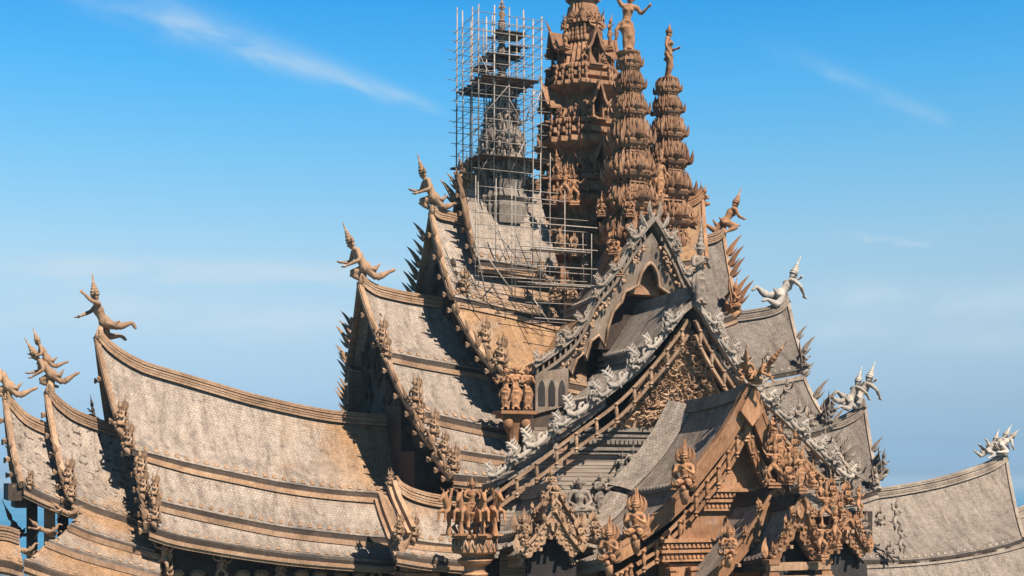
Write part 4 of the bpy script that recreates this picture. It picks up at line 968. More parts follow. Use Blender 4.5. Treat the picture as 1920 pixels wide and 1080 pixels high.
mb.add([Vector((0, -F2K - .3, z_(730))), Vector((.9, -F2K - .3, z_(772))), Vector((0, -F2K - .3, z_(800))), Vector((-.9, -F2K - .3, z_(772))), Vector((0, -F2K, z_(730))), Vector((.9, -F2K, z_(772))), Vector((0, -F2K, z_(800))), Vector((-.9, -F2K, z_(772)))], [(0, 1, 2, 3), (7, 6, 5, 4), (0, 4, 5, 1), (1, 5, 6, 2), (2, 6, 7, 3), (3, 7, 4, 0)]); part(mb, 'peak_board', 'brown', G2); mb = MB()
hw = onY(1262, 950, Y2).x; prism(mb, [Vector((0, 0, z_(790))), Vector((-hw, 0, z_(918))), Vector((hw, 0, z_(918)))], Y2, .4); part(mb, 'gable_panel', 'brown', G2)
for a_, b_, w_ in ((918, 955, 3.4), (955, 1012, 4.1), (1012, 1056, 5.6), (1050, 1120, 5.2)):
    mb = MB(); mb.box((0, Y2 + .8, (z_(a_) + z_(b_)) / 2), (2 * w_, 1.6, z_(a_) - z_(b_))); o2 = part(mb, 'wall', 'brown', G2)
    if a_ in (918, 1012):
        mb = MB()
        for py, pr, h in ((a_ + 1, .42, .24), (a_ + 11, .22, .3), (a_ + 21, .38, .2), (a_ + 31, .2, .34), (a_ + 38, .3, .14)): mb.box((0, Y2 - pr / 2, z_(py)), (2 * w_ + pr * 2, pr, h))
        for q in range(int(w_ * 6)): mb.box((-w_ + .1 + q * .34, Y2 - .24, z_(a_ + 11)), (.16, .16, .24)); mb.box((-w_ + .1 + q * .34, Y2 - .24, z_(a_ + 31)), (.18, .16, .2))
        part(mb, 'cornice', 'brown', G2)
wall(-6.5, 6.5, Y2 + 1.7, -15, 6, z_(1010), m='dark')
wall(-1.9, 1.9, Y2 + 1.7, -15, z_(1010), z_(890), m='dark')
for x_ in (-5.2, -3.6, -2.4, 2.4, 3.6, 5.2):
    mb = MB(); zb = z_(1120); mb.box((x_, Y2 - .35, (zb + z_(1062)) / 2), (.45, .5, z_(1062) - zb)); mb.box((x_, Y2 - .35, z_(1066)), (.66, .7, .18)); part(mb, 'pilaster', 'brown', G2)
# flared shingle strips where the brown gable's roof turns against the board wall
for pr in FP['F2'][:2]:
    back = [p + Vector((0, 7.9, -.55)) for p in pr]; far = [p + Vector((-1.5, 1.0, .45)) for p in back]; mb = MB(); cum = [0]
    for a, b in zip(pr, pr[1:]): cum.append(cum[-1] + (b - a).length)
    rows = [[a, a.lerp(b, .5) + Vector((0, -.1, .05)), b] for a, b in zip(back, far)]; grid_slab(mb, rows, .2, lambda i, j: (j * .9, -cum[i]), lambda u, v: 0.0); part(mb, 'flared_strip', 'shingle', FR['F2'])
# ---------------------------------------------------------------- porches F3, F4, F5 and the left dormer D
def scallop_board(top, k, width, m, parent, name='bargeboard', nsc=6, xc=0.0, right=True, label=None, th=.3, tipblade=True, plain=False):
    l = rakeY(top, k, 30); n = len(l); low = []
    if right: l[0].x = xc
    for i, p in enumerate(l):
        t = (l[min(i + 1, n - 1)] - l[max(i - 1, 0)]).normalized(); nv = Vector((t.z, 0, -t.x)); nv = nv if nv.z < 0 else -nv
        u = i / (n - 1); w = width * (1 if plain else (.74 + .26 * abs(math.sin(u * nsc * PI))) * (1.15 - .3 * u)); low.append(p + nv * w)
    low[0] = Vector((l[0].x, l[0].y, l[0].z - width * 1.5))
    out = None
    for sg in ((1, -1) if right else (1,)):
        g = (lambda p: p) if sg > 0 else (lambda p: flipX(p, xc)); mb = MB()
        for i in range(n - 1):
            q = [l[i], l[i + 1], low[i + 1], low[i]]; q = [g(p) for p in q]; prism(mb, q, None, th)
        mb.beam([g(p + Vector((0, -.08, .05))) for p in l], .34, .2)
        if not plain:
            for i in range(2, n - 1, 2): mb.ball(g(l[i].lerp(low[i], .3 + .3 * (i % 4 == 0)) + Vector((0, 0, 0))), (.16, .08, .14), nu=7, nv=5)
        o = part(mb, name, m, parent, label)
        if out is None: out = o
        if tipblade:
            mb = MB(); e = l[-1]; mb.blade(g(e + Vector((-.1, 0, -.1))), g(e + Vector((-.2, 0, 1.2))), .55, .25, Vector((-.15 * sg, 0, 0))); mb.blade(g(e + Vector((.15, 0, 0))), g(e + Vector((.35, 0, .8))), .4, .2); part(mb, 'flame_finial', m, out)
        for i in range(5, n - 2, 8):
            mb = MB(); mb.box(g(l[i].lerp(low[i], .95)) + Vector((0, -.2, 0)), (.22, .4, .22)); part(mb, 'purlin_end', 'tan', out)
    return out
scallop_board([(1449, 918), (1425, 960), (1400, 998), (1372, 1034), (1345, 1066), (1325, 1086)], 29.6, .95, 'brown', None, plain=True, tipblade=False, label='plain brown bargeboards of the low middle porch')
scallop_board([(1500, 932), (1487, 962), (1472, 994), (1456, 1022), (1441, 1042)], 32.6, .95, 'brown', None, label='scalloped carved bargeboards of the nearest porch')
mb = MB(); prism(mb, pxY([(1500, 975), (1446, 1060), (1446, 1150), (1560, 1150), (1552, 1060)], -32.0), -30.9, .3); part(mb, 'porch_shade_panel', 'black')
mb = MB(); z4 = onY(1480, 1062, -32.4).z; mb.box((0, -32.3, z4), (4.6, .5, .5)); mb.box((0, -32.3, z4 - .75), (5.0, .6, .3)); part(mb, 'tie_beam', 'tan')
for x_ in (-2.0, 2.0):
    mb = MB(); mb.box((x_, -32.2, z4 - 4), (.55, .55, 8)); mb.box((x_, -32.2, z4 + .3), (.8, .8, .3)); mb.box((x_, -32.2, z4 - .5), (.75, .75, .25)); part(mb, 'porch_post', 'brown')
X5 = onY(1588, 972, -31.5).x
FR['F5'], FP['F5'] = roofY([([(1588, 980), (1572, 1002), (1556, 1022), (1540, 1040)], None)], 31.3, 4.0, lift=.3, xc=X5, label='small right hand porch roof', ridge_m='dark')
scallop_board([(1588, 974), (1572, 996), (1556, 1018), (1538, 1036)], 31.6, .85, 'brown', None, xc=X5, label='scalloped bargeboards of the small right hand porch')
mb = MB(); prism(mb, pxY([(1588, 1010), (1546, 1060), (1546, 1150), (1640, 1150), (1632, 1060)], -31.0), -30.6, .3); part(mb, 'porch_shade_panel', 'black')
# left dormer: two gables one before the other
KD = 20.5; XD = onY(1034, 935, -KD).x
FR['D'], FP['D'] = roofY([([(1034, 918), (1020, 940), (1000, 968), (985, 986), (973, 998)], None), ([(975, 1006), (955, 1018), (930, 1026)], None)], KD, 4.5, lift=.4, xc=XD, label='small dormer roof left of the board wall', trim='tan', ridge_m='dgrey', right=True)
scallop_board([(1032, 912), (1018, 938), (1000, 962), (985, 980), (972, 994)], KD + .3, .85, 'tan', None, xc=XD, label='rear scalloped bargeboards of the left dormer', tipblade=True)
XD2 = onY(1036, 955, -KD - 2).x
scallop_board([(1036, 958), (1020, 982), (1004, 1004), (990, 1020), (976, 1034)], KD + 2.2, .95, 'tan', None, xc=XD2, label='front scalloped bargeboards of the left dormer')
mb = MB(); prism(mb, pxY([(1036, 990), (992, 1052), (992, 1150), (1084, 1150), (1084, 1052)], -KD - 1.2), -KD - .9, .3); part(mb, 'dormer_shade_panel', 'black')
FR['D2'], FP['D2'] = roofY([([(1036, 964), (1020, 988), (1004, 1010), (990, 1026), (976, 1040)], None)], KD + 1.7, 2.2, lift=.2, xc=XD2, label='front roof of the left dormer', teethm=False)
# ---------------------------------------------------------------- corner roof between the left wing and the front wing
RK['C1'] = None
def cornerroof():
    yt = -9.2; Y_ = yt * YS
    o, rk = roofX([dict(top=[(742, 908), (752, 920), (775, 932), (820, 943), (905, 950)], bot=[(765, 1010), (800, 1016), (850, 1021), (905, 1023)], yt=yt, yb=yt - 2.2, sag=.3, warm=lambda u, v: .5 * (1 - u)),
                   dict(top=[(760, 1022), (800, 1028), (905, 1036)], bot=[(744, 1034), (790, 1042), (842, 1048), (905, 1052)], yt=yt - 2.1, yb=yt - 3.0, sag=.1, warm=lambda u, v: .2)], knobs=0, mirror=False, label='small curved corner roof beside the chariot', gable='dark', board=False)
    for pts in ([(738, 905), (748, 935), (760, 962), (774, 992)], [(712, 928), (722, 962), (738, 1004), (752, 1040)]):
        l = [onY(p.x, p.y, Y_ - .4 - 3.2 * i / 9) for i, p in enumerate(spline(pts, 10))]; mb = MB()
        mb.beam(l, .34, .5); mb.beam([p + Vector((-.3, 0, -.35)) for p in l], .3, .3); part(mb, 'bargeboard', 'tan', o)
    mb = MB(); a, b = onY(715, 925, Y_ - .5), onY(772, 948, Y_ - .5); c, d = onY(755, 1040, Y_ - 3.6), onY(772, 1000, Y_ - 3.4)
    mb.add([a, b, d, c, a + Vector((.3, .6, -.3)), b + Vector((.3, .6, -.3)), d + Vector((.3, .6, -.3)), c + Vector((.3, .6, -.3))], [(0, 1, 2, 3), (4, 7, 6, 5), (0, 4, 5, 1), (1, 5, 6, 2), (2, 6, 7, 3), (3, 7, 4, 0)]); part(mb, 'roof_strip', 'tan', o)
cornerroof()
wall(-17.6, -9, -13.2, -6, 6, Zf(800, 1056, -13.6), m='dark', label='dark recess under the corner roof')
for px_ in (782, 978, 1050):                                    # capitals under the eaves
    p = onY(px_, 1062, -13.2); mb = MB()
    mb.box(p + Vector((0, 0, .1)), (1.4, 1.4, .25)); mb.box(p + Vector((0, 0, -.2)), (2.0, 2.0, .3)); mb.box(p + Vector((0, 0, -.55)), (2.6, 2.4, .3)); mb.box(p + Vector((0, 0, -4)), (3.4, 2.4, 6.6))
    for s in (-1, 1): mb.blade(p + Vector((s * .8, -.9, -.1)), p + Vector((s * 1.0, -1, .75)), .4, .2)
    part(mb, 'capital', 'brown')
# chariot column
PC = onY(890, 1010, -20.0); s_ = mpp(PC); mb = MB()
mb.lathe((PC.x, PC.y, 0), [(22 * s_, 6), (22 * s_, Zf(890, 1085, -20.0)), (26 * s_, Zf(890, 1076, -20.0)), (20 * s_, Zf(890, 1072, -20.0)), (20 * s_, Zf(890, 1062, -20.0)), (30 * s_, Zf(890, 1056, -20.0)), (34 * s_, Zf(890, 1050, -20.0)), (24 * s_, Zf(890, 1044, -20.0)), (26 * s_, Zf(890, 1040, -20.0)), (40 * s_, Zf(890, 1037, -20.0)), (42 * s_, Zf(890, 1034, -20.0)), (40 * s_, Zf(890, 1010, -20.0)), (44 * s_, Zf(890, 1007, -20.0)), (44 * s_, Zf(890, 1003, -20.0)), (36 * s_, Zf(890, 1001, -20.0))], 20)
col = part(mb, 'chariot_column', 'brown', label='round carved drum column carrying the chariot')
mb = MB()
for q in range(20):
    a = 2 * PI * q / 20; o = Vector((math.cos(a), math.sin(a), 0)); zt, zb = Zf(890, 1011, -20.0), Zf(890, 1033, -20.0)
    for d in (-1, 1):
        b = a + d * PI / 20; o2 = Vector((math.cos(b), math.sin(b), 0)); mb.tube([Vector((PC.x, PC.y, zb)) + o * 41.5 * s_, Vector((PC.x, PC.y, zt)) + o2 * 41.5 * s_], .07, 5)
part(mb, 'zigzag_band', 'tan', col)
xa_, xb_ = onY(13, 920, -3).x, onY(56, 920, -3).x; wall(xa_, xb_, -5.6, 4.5, Zf(30, 938, -3), Zf(30, 906, -3), name='gable_tie', m='dark'); wall(xa_ + .5, xb_, -4.4, 3.5, Zf(30, 952, -3), Zf(30, 938, -3) - .003, name='gable_tie', m='dark')
# posts of the open pavilion under the outermost roof, brackets of the largest roof
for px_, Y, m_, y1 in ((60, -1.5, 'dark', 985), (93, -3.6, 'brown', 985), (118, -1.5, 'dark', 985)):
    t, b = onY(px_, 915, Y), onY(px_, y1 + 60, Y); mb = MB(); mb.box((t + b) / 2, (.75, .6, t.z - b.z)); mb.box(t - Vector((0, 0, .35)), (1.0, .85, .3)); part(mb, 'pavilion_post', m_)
for px_ in (330, 370, 455, 490, 565, 600, 640, 675):
    p = onY(px_, 1078, -7.0); mb = MB(); mb.lathe(p, [(.75, -3), (.75, -.8), (.55, -.6), (.7, -.4), (.5, -.1), (.62, .15), (.4, .4)], 10); part(mb, 'wall_drum', 'tan', b_l3)
# ================================================================== FLAMES, SCROLLS (parts of the temple) AND STATUES (things of their own)
def flame_at(p, h, ang, parent, m='tan', turn=0.0, k=1.0):
    M = Matrix.Translation(p) @ Matrix.Rotation(turn, 4, 'Z') @ Matrix.Rotation(ang, 4, 'Y') @ Matrix.Diagonal((h * k, h, h, 1))
    return partcopy(flame_mesh(m), 'flame_finial', M, parent)
rr = random.Random(11)
def rake_flames(key, store, end, n, h, m='tan', both=True, skip=0.1, front=True):
    root, cols = store[key], RK[key]; pts = [p for c in cols for p in c]
    for q in range(n):
        u = (skip + (1 - skip) * (q + .5) / n) * (len(pts) - 1); i = int(u); p = pts[min(i, len(pts) - 1)]
        for g in ((lambda v: v), flipY):
            if g is flipY and not both: continue
            if g is not flipY and not front: continue
            s = -1 if g is flipY else 1
            # the blade stands in the rake's plane (X = const), leaning outwards and down the slope
            hh = h * rr.uniform(.8, 1.2)
            zx = Vector((end * .42, -s * .3, .85)).normalized(); xx = Vector((end * .7, -s * .75, 0)); xx = (xx - zx * xx.dot(zx)).normalized(); yy = zx.cross(xx)
            M = Matrix.Translation(g(p + Vector((end * .15, 0, .0)))) @ Matrix((xx, yy, zx)).transposed().to_4x4() @ Matrix.Diagonal((hh * .5, hh, hh, 1))
            partcopy(flame_mesh(m), 'flame_finial', M, root)
rake_flames('L2', Lw, -1, 24, 2.1, front=False); rake_flames('L2', Lw, -1, 9, 1.5, both=False); rake_flames('L1', Lw, -1, 18, 2.0, front=False); rake_flames('L1', Lw, -1, 8, 1.6, both=False); rake_flames('L0', Lw, -1, 5, 2.2)
rake_flames('L3', Lw, -1, 7, 1.2, skip=.45); rake_flames('L4', Lw, -1, 4, 1.2, skip=.45); rake_flames('L5', Lw, -1, 3, 1.1, skip=.5)
rake_flames('R1', Rw, 1, 5, 2.3, 'brown', skip=.2); rake_flames('R2', Rw, 1, 9, 1.9, 'grey', skip=.12); rake_flames('R2b', Rw, 1, 4, 1.6, 'grey', skip=.5); rake_flames('R3', Rw, 1, 3, 1.0, 'grey', skip=.6)
# naga scrolls riding the rakes of the two silver grey gables
def scrolls(line, parent, n, size, m='grey', yo=-.25, both=True, dz=.1, u0=0.05, u1=1.0):
    for q in range(n):
        u = u0 + (u1 - u0) * (q + .5) / n; i = u * (len(line) - 1); a = line[int(i)]; b = line[min(len(line) - 1, int(i) + 1)]; p = a.lerp(b, i % 1); t = (line[max(0, int(i) - 1)] - b).normalized()
        ang = math.atan2(t.z, t.x)
        for sg in ((1, -1) if both else (1,)):
            pp = p if sg > 0 else flipX(p); s = size * rr.uniform(.78, 1.2); ang += rr.uniform(-.12, .12)
            M = Matrix.Translation(pp + Vector((0, yo, dz))) @ Matrix.Rotation(-ang * sg * .8, 4, 'Y') @ Matrix.Diagonal((s * sg, s * .8, s * rr.uniform(.8, 1.15), 1))
            if q % 3 == 1:                                       # every third one is a small crowned figure rising from the rake
                R_ = Matrix.Translation(pp + Vector((0, yo - .1, dz))) @ Matrix.Rotation(rr.uniform(-.7, .3), 4, 'Z') @ Matrix.Diagonal((s * .95,) * 3 + (1,)); b_, c_ = figure('bust', m)
                o_ = partcopy(b_, 'carved_figure', R_, parent); partcopy(flames('crest', m), 'flame_crest', R_, parent)
            else: partcopy(naga_mesh(m), 'naga_scroll', M, parent)
scrolls(ln, G1, 15, 2.15, 'pale', dz=.12); scrolls(l0, G0, 9, 1.75, 'grey', dz=.1, u0=0.06)
mb = MB()
for s in (-1, 1): mb.blade(Vector((s * .25, -12.4, l0[0].z)), Vector((s * .4, -12.4, l0[0].z + 1.3)), .45, .3, (s * .15, 0, 0)); mb.blade(Vector((s * .7, -12.4, l0[0].z - .8)), Vector((s * 1.2, -12.4, l0[0].z + .5)), .4, .3, (s * .15, 0, 0))
part(mb, 'flame_finial', 'grey', G0)

def at(px, py, Y): return onY(px, py, Y)
def horn(store, key, px, py, m='tan', Y=0, r=.3):           # the upswept ridge tip a figure stands on
    a = RK[key][0][0] if key else None; b = onY(px, py, Y); mb = MB(); a = a + Vector((0, 0, -.2)); c = a.lerp(b, .5) + Vector((0, 0, -.1)); mb.tube([a, c, b], [r * 1.5, r * 1.1, r * .8], 8); part(mb, 'ridge_horn', m, store[key])
for st_, key, px, py, m_ in ((Lw, 'L5', 16, 735, 'tan'), (Lw, 'L4', 97, 712, 'tan'), (Lw, 'L3', 190, 612, 'tan'), (Lw, 'L2', 682, 512, 'tan'), (Lw, 'L1', 812, 380, 'tan'), (Lw, 'L0', 866, 340, 'tan'), (Rw, 'R1', 1357, 424, 'brown'), (Rw, 'R2', 1470, 560, 'grey'), (Rw, 'R2b', 1612, 752, 'grey'), (Rw, 'R3', 1880, 845, 'grey')): horn(st_, key, px, py, m_)
def S(kind, px, py, Y, hpx, face, m, label, **k):
    p = at(px, py, Y); return statue(kind, p, hpx * mpp(p), face, m, label, **k)
# ---- ridge-tip figures
g_ = 'kneeling figures on the ridge tips'
S('kneel', 16, 728, 0, 112, -90, 'tan', 'carved kneeling figure cut by the left edge, on the outermost roof tip', group=g_)
S('kneel', 97, 706, 0, 108, -90, 'tan', 'carved figure with trailing legs on the second roof tip from the left', group=g_, tilt=(8, 0))
S('kneel', 88, 676, .3, 84, -90, 'tan', 'upper carved rider on the second roof tip from the left', group=g_, tilt=(-4, 0))
S('fly', 190, 606, 0, 124, -90, 'tan', 'carved flying figure with tall crown and trailing legs on the largest roof tip', group=g_)
S('kneel', 684, 506, 0, 122, -90, 'tan', 'slender kneeling figure with pointed crown on the left roof tip beside the sky', group=g_)
S('kneel', 812, 374, 0, 112, -90, 'tan', 'kneeling figure with pointed crown on the steep roof tip left of the scaffolding', group=g_, tilt=(-6, 0))
S('bust', 866, 352, 0, 76, -90, 'tan', 'crested bust at the top corner of the pale roof below the scaffolding', flame=True, group=g_)
S('kneel', 1360, 420, 0, 98, 90, 'brown', 'brown kneeling figure with pointed crown on the roof tip right of the spires', group=g_, fem=True)
S('fly', 1466, 556, 0, 116, 90, 'bone', 'whitish flying figure on the grey roof tip right of the gable', group=g_, tilt=(18, 0))
S('fly', 1612, 748, 0, 104, 90, 'bone', 'whitish embracing figure, the taller of the pair on the small swept roof tip', group=g_, tilt=(16, 0))
S('fly', 1596, 752, -.5, 92, 90, 'bone', 'whitish embracing figure, the shorter of the pair on the small swept roof tip', group=g_, tilt=(10, 0))
for q, (dx, dy, hh, tl) in enumerate(((0, 0, 76, 14), (-16, 6, 64, 4), (12, -4, 72, 26))):
    S('kneel', 1866 + dx * .8, 842 + dy, -.3 * q, hh, 90, 'bone', ('middle', 'left', 'right')[q] + ' head of the whitish figure cluster on the far right roof tip', group='figure cluster on the far right roof tip', tilt=(tl, 0))
S('bust', 1320, 386, 0, 50, 90, 'brown', 'small brown crested bust on the fresh brown roof tip', flame=True)
# ---- spire figures
S('raise', 1178, 100, FY, 112, -12, 'brown', 'tall standing figure with one arm raised, cut by the top of the view', fem=True, tall=.2, ped='lotus')
S('side', 1253, 149, 0, 95, 55, 'brown', 'standing figure in profile on the slim right spire', fem=True, tall=.14, ped='lotus')
S('anjali', 941, 40, 0, 36, -20, 'tan', 'small standing figure at the tip of the scaffolded spire', tall=.34, ped='lotus')
# ---- small carvings that belong to the tower and the spires
def ring_figs(parent, X, Y, py, rpx, hpx, n=3, m='towerwood', seed=0):
    rq = random.Random(seed); d = mpp((X, Y, 60)); z = zy(py, X, Y)
    for s in range(4):
        for k in range(n):
            u = ((k + .5) / n * 2 - 1) * .8; a = s * PI / 2; p = Matrix.Rotation(a, 3, 'Z') @ Vector((0, -1, 0)) * (rpx * d) + Matrix.Rotation(a, 3, 'Z') @ Vector((1, 0, 0)) * (u * rpx * d)
            b_, c_ = figure(rq.choice(('bust', 'dance', 'bust', 'anjali')), m); hh = hpx * d * rq.uniform(.85, 1.15)
            M = Matrix.Translation(Vector((X, Y, z)) + p) @ Matrix.Rotation(a + u * .6 + rq.uniform(-.2, .2), 4, 'Z') @ Matrix.Diagonal((hh, hh, hh, 1)); partcopy(b_, 'carved_figure', M, parent)
            partcopy(flames('crest', m), 'flame_crest', M, parent)
for q, (py, r, hp, n) in enumerate(((48, 33, 26, 3), (133, 52, 28, 2), (234, 62, 30, 2), (338, 68, 32, 3), (396, 76, 34, 3), (452, 78, 36, 4))): ring_figs(tower, TX, TY, py, r, hp, n, seed=q)
for q, (py, r, hp) in enumerate(((270, 34, 26), (330, 38, 28), (388, 44, 32), (446, 46, 34))): ring_figs(sp_front, 0, FY, py, r, hp, 2, seed=20 + q)
for q, (py, r, hp) in enumerate(((306, 31, 24), (364, 37, 28), (420, 42, 30))): ring_figs(sp_right, RX, 0, py, r, hp, 2, seed=40 + q)
for q, (py, r, hp) in enumerate(((236, 30, 24), (286, 38, 26), (344, 46, 28))): ring_figs(sp_left, LX, 0, py, r, hp, 3, 'grey', seed=60 + q)
# carvings worked into the porch boards and the brown gable
def board_figs(parent, pts, k, hpx, m, n, apex, seed, xc=None, dy=-.15):
    rq = random.Random(seed); l = rakeY(pts, k, 40, apex)
    for q in range(n):
        p = l[int((q + .6) / n * 38)]
        for sg in ((1, -1) if xc is not None else (1,)):
            pp = p if sg > 0 else flipX(p, xc); h = hpx * mpp(pp) * rq.uniform(.8, 1.2); b_, c_ = figure(rq.choice(('bust', 'dance', 'bust', 'kneel')), m)
            M = Matrix.Translation(pp + Vector((0, dy, rq.uniform(-.1, .25)))) @ Matrix.Rotation(rq.uniform(-.7, .7), 4, 'Z') @ Matrix.Rotation(rq.uniform(-.2, .2), 4, 'Y') @ Matrix.Diagonal((h, h, h, 1)); partcopy(b_, 'carved_figure', M, parent)
            if rq.random() < .75: partcopy(flames('crest', m), 'flame_crest', M, parent)
board_figs(FR['F4'], [(1490, 955), (1472, 994), (1456, 1022), (1441, 1042)], 32.75, 28, 'brown', 4, 932, 1, 0.0)
board_figs(FR['F5'], [(1580, 985), (1556, 1016), (1540, 1036)], 31.75, 28, 'brown', 4, 974, 2, X5)
board_figs(FR['D'], [(1026, 926), (1000, 962), (972, 994)], KD + .45, 22, 'tan', 3, 912, 3, XD)
board_figs(FR['D2'], [(1030, 968), (1004, 1004), (976, 1034)], KD + 2.35, 20, 'tan', 3, 958, 4, XD2)
board_figs(FR['F2'], [(1440, 800), (1460, 850), (1500, 900), (1560, 960), (1610, 1000)], 27.0, 44, 'brown', 10, 728, 5)
board_figs(FR['F3'], [(1440, 935), (1400, 998), (1345, 1066)], 29.75, 26, 'brown', 3, 918, 6)
board_figs(G1, [(1300, 640), (1360, 700), (1420, 770), (1500, 850), (1580, 920)], 18.0, 46, 'grey', 9, 566, 7)
# ---- figures round the tower
for px, py, hp, fc, lb, kd in ((1060, 86, 48, -70, 'standing figure at the left corner of the tower top', 'anjali'), (1143, 88, 50, 50, 'standing figure at the right corner of the tower top', 'hold'), (1118, 92, 56, 5, 'dancing figure on the front of the tower top', 'dance')):
    S(kd, px, py, -1.6, hp, fc, 'brown', lb, ped='slab')
for px, py, hp, fc, lb in ((1060, 372, 52, -40, 'carved figure on the lower tower corner, left one'), (1076, 378, 50, -15, 'carved figure on the lower tower corner, right one'), (1044, 330, 40, -60, 'carved guardian high on the left tower corner')):
    S('dance', px, py, -4.6, hp, fc, 'brown', lb, ped='slab', flame=True)
for px, py, Y, hp, fc, kd, lb in ((1213, 356, FY + 1, 62, -10, 'hold', 'brown guardian between the two right spires, left one'), (1237, 366, FY + 1, 70, 10, 'hold', 'bare chested brown guardian between the two right spires, right one'),
        (1180, 400, FY - 2, 52, -10, 'bust', 'brown crested bust at the foot of the middle spire'), (1205, 404, FY - 1.6, 46, 10, 'bust', 'brown crested bust just above the upper gable'), (1128, 400, FY, 44, -30, 'bust', 'brown crested bust on the curved brown base beside the tower'),
        (1150, 470, FY - 1.5, 52, -25, 'bust', 'brown crested bust left of the upper gable slope'), (1160, 512, -11.5, 44, -20, 'bust', 'brown carved head behind the upper gable rake'), (1284, 402, 0, 46, 20, 'bust', 'brown crested bust at the foot of the slim right spire')):
    S(kd, px, py, Y, hp, fc, 'brown', lb, ped='slab', flame=kd == 'bust')
for px, py, Y, hp, fc, lb in ((1050, 470, -5.0, 46, -35, 'upper left'), (1078, 474, -5.2, 44, -5, 'upper right'), (1040, 560, -5.6, 52, -30, 'lower left'), (1072, 566, -6, 54, -5, 'lower right'), (1012, 520, -5.2, 44, -50, 'leftmost'), (1100, 520, -5.6, 46, 10, 'rightmost')):
    S('bust', px, py, Y, hp, fc, 'tan', lb + ' carved bust on the tower base behind the lower scaffolding', flame=True, ped='slab', group='carved busts behind the lower scaffolding')
# ---- gable-top figures
S('anjali', 1311, 572, -18.9, 112, 12, 'grey', 'silver grey standing figure with tall crown on the main gable peak', tall=.5, fem=True)
S('kneel', 1418, 706, -26.9, 92, 30, 'brown', 'front figure of the brown crowned pair on the pointed gable', tall=.5, tilt=(20, 0), fem=True)
S('kneel', 1398, 702, -26.4, 84, -30, 'brown', 'rear figure of the brown crowned pair on the pointed gable', tall=.4, tilt=(20, 0))
gq = 'brown figures crowding the lower porch peaks'
for px, py, Y, hp, fc, kd, lb in ((1452, 905, -29.8, 66, -25, 'dance', 'brown dancing figure on the low middle porch peak'), (1478, 900, -30.4, 60, 20, 'bust', 'brown crested bust behind the low porch peak'), (1500, 915, -32.8, 66, 10, 'hold', 'brown figure with wheel on the nearest porch peak'),
        (1521, 908, -32.0, 56, 35, 'bust', 'brown bust at the right of the porch figures'), (1462, 862, -29, 58, 0, 'anjali', 'brown crowned figure standing behind the porch figures'), (1490, 868, -29.6, 54, 10, 'anjali', 'brown crowned figure with square headdress above the porch'),
        (1548, 985, -32.4, 64, -10, 'dance', 'brown dancer between the two front porches, upper'), (1540, 1040, -33.2, 58, 15, 'dance', 'brown dancer between the two front porches, lower'), (1576, 962, -31.8, 50, 20, 'bust', 'brown bust on the small right porch peak'), (1566, 1020, -33.0, 62, 30, 'dance', 'brown dancer leaning on the small right porch'),
        (1590, 940, -28, 48, 15, 'bust', 'brown bust under the right end of the main gable'), (1562, 930, -28, 46, 0, 'bust', 'brown figure under the right slope of the main gable'), (1610, 965, -29, 50, 30, 'dance', 'brown dancer at the right of the small porch')):
    S(kd, px, py, Y, hp, fc, 'brown', lb, flame=kd == 'bust', ped='slab', group=gq)
# ---- guardians on the brown gable's rakes
for px, py, hp, lb in ((1283, 912, 104, 'uppermost'), (1192, 1004, 104, 'middle'), (1142, 1052, 96, 'lowest')):
    S('bust', px, py, -27.0, hp, -35, 'brown', lb + ' crested guardian on the left rake of the brown gable', flame=True, ped='scroll', group='guardians on the brown gable')
for px, py, hp, lb in ((1366, 1040, 76, 'flaming crest figure on the low middle porch rake'), (1452, 860, 60, 'guardian on the right rake of the brown gable')):
    S('bust', px, py, -30.2 if px < 1400 else -26.8, hp, -20, 'brown', lb, flame=True, ped='scroll')
for px, py, hp, fc, lb in ((982, 1010, 66, -30, 'left'), (1090, 1014, 58, 20, 'right'), (1116, 1000, 54, 10, 'far right')):
    S('bust', px, py, -22, hp, fc, 'tan', lb + ' crested guardian at the foot of the dormer boards', flame=True, ped='scroll', group='guardians beside the dormer')
S('bust', 1033, 918, -20.8, 58, -20, 'tan', 'brown seated figure on the rear dormer peak', tall=.2); S('dance', 1043, 962, -22.9, 48, 0, 'tan', 'brown figure on the front dormer peak', tall=.2)
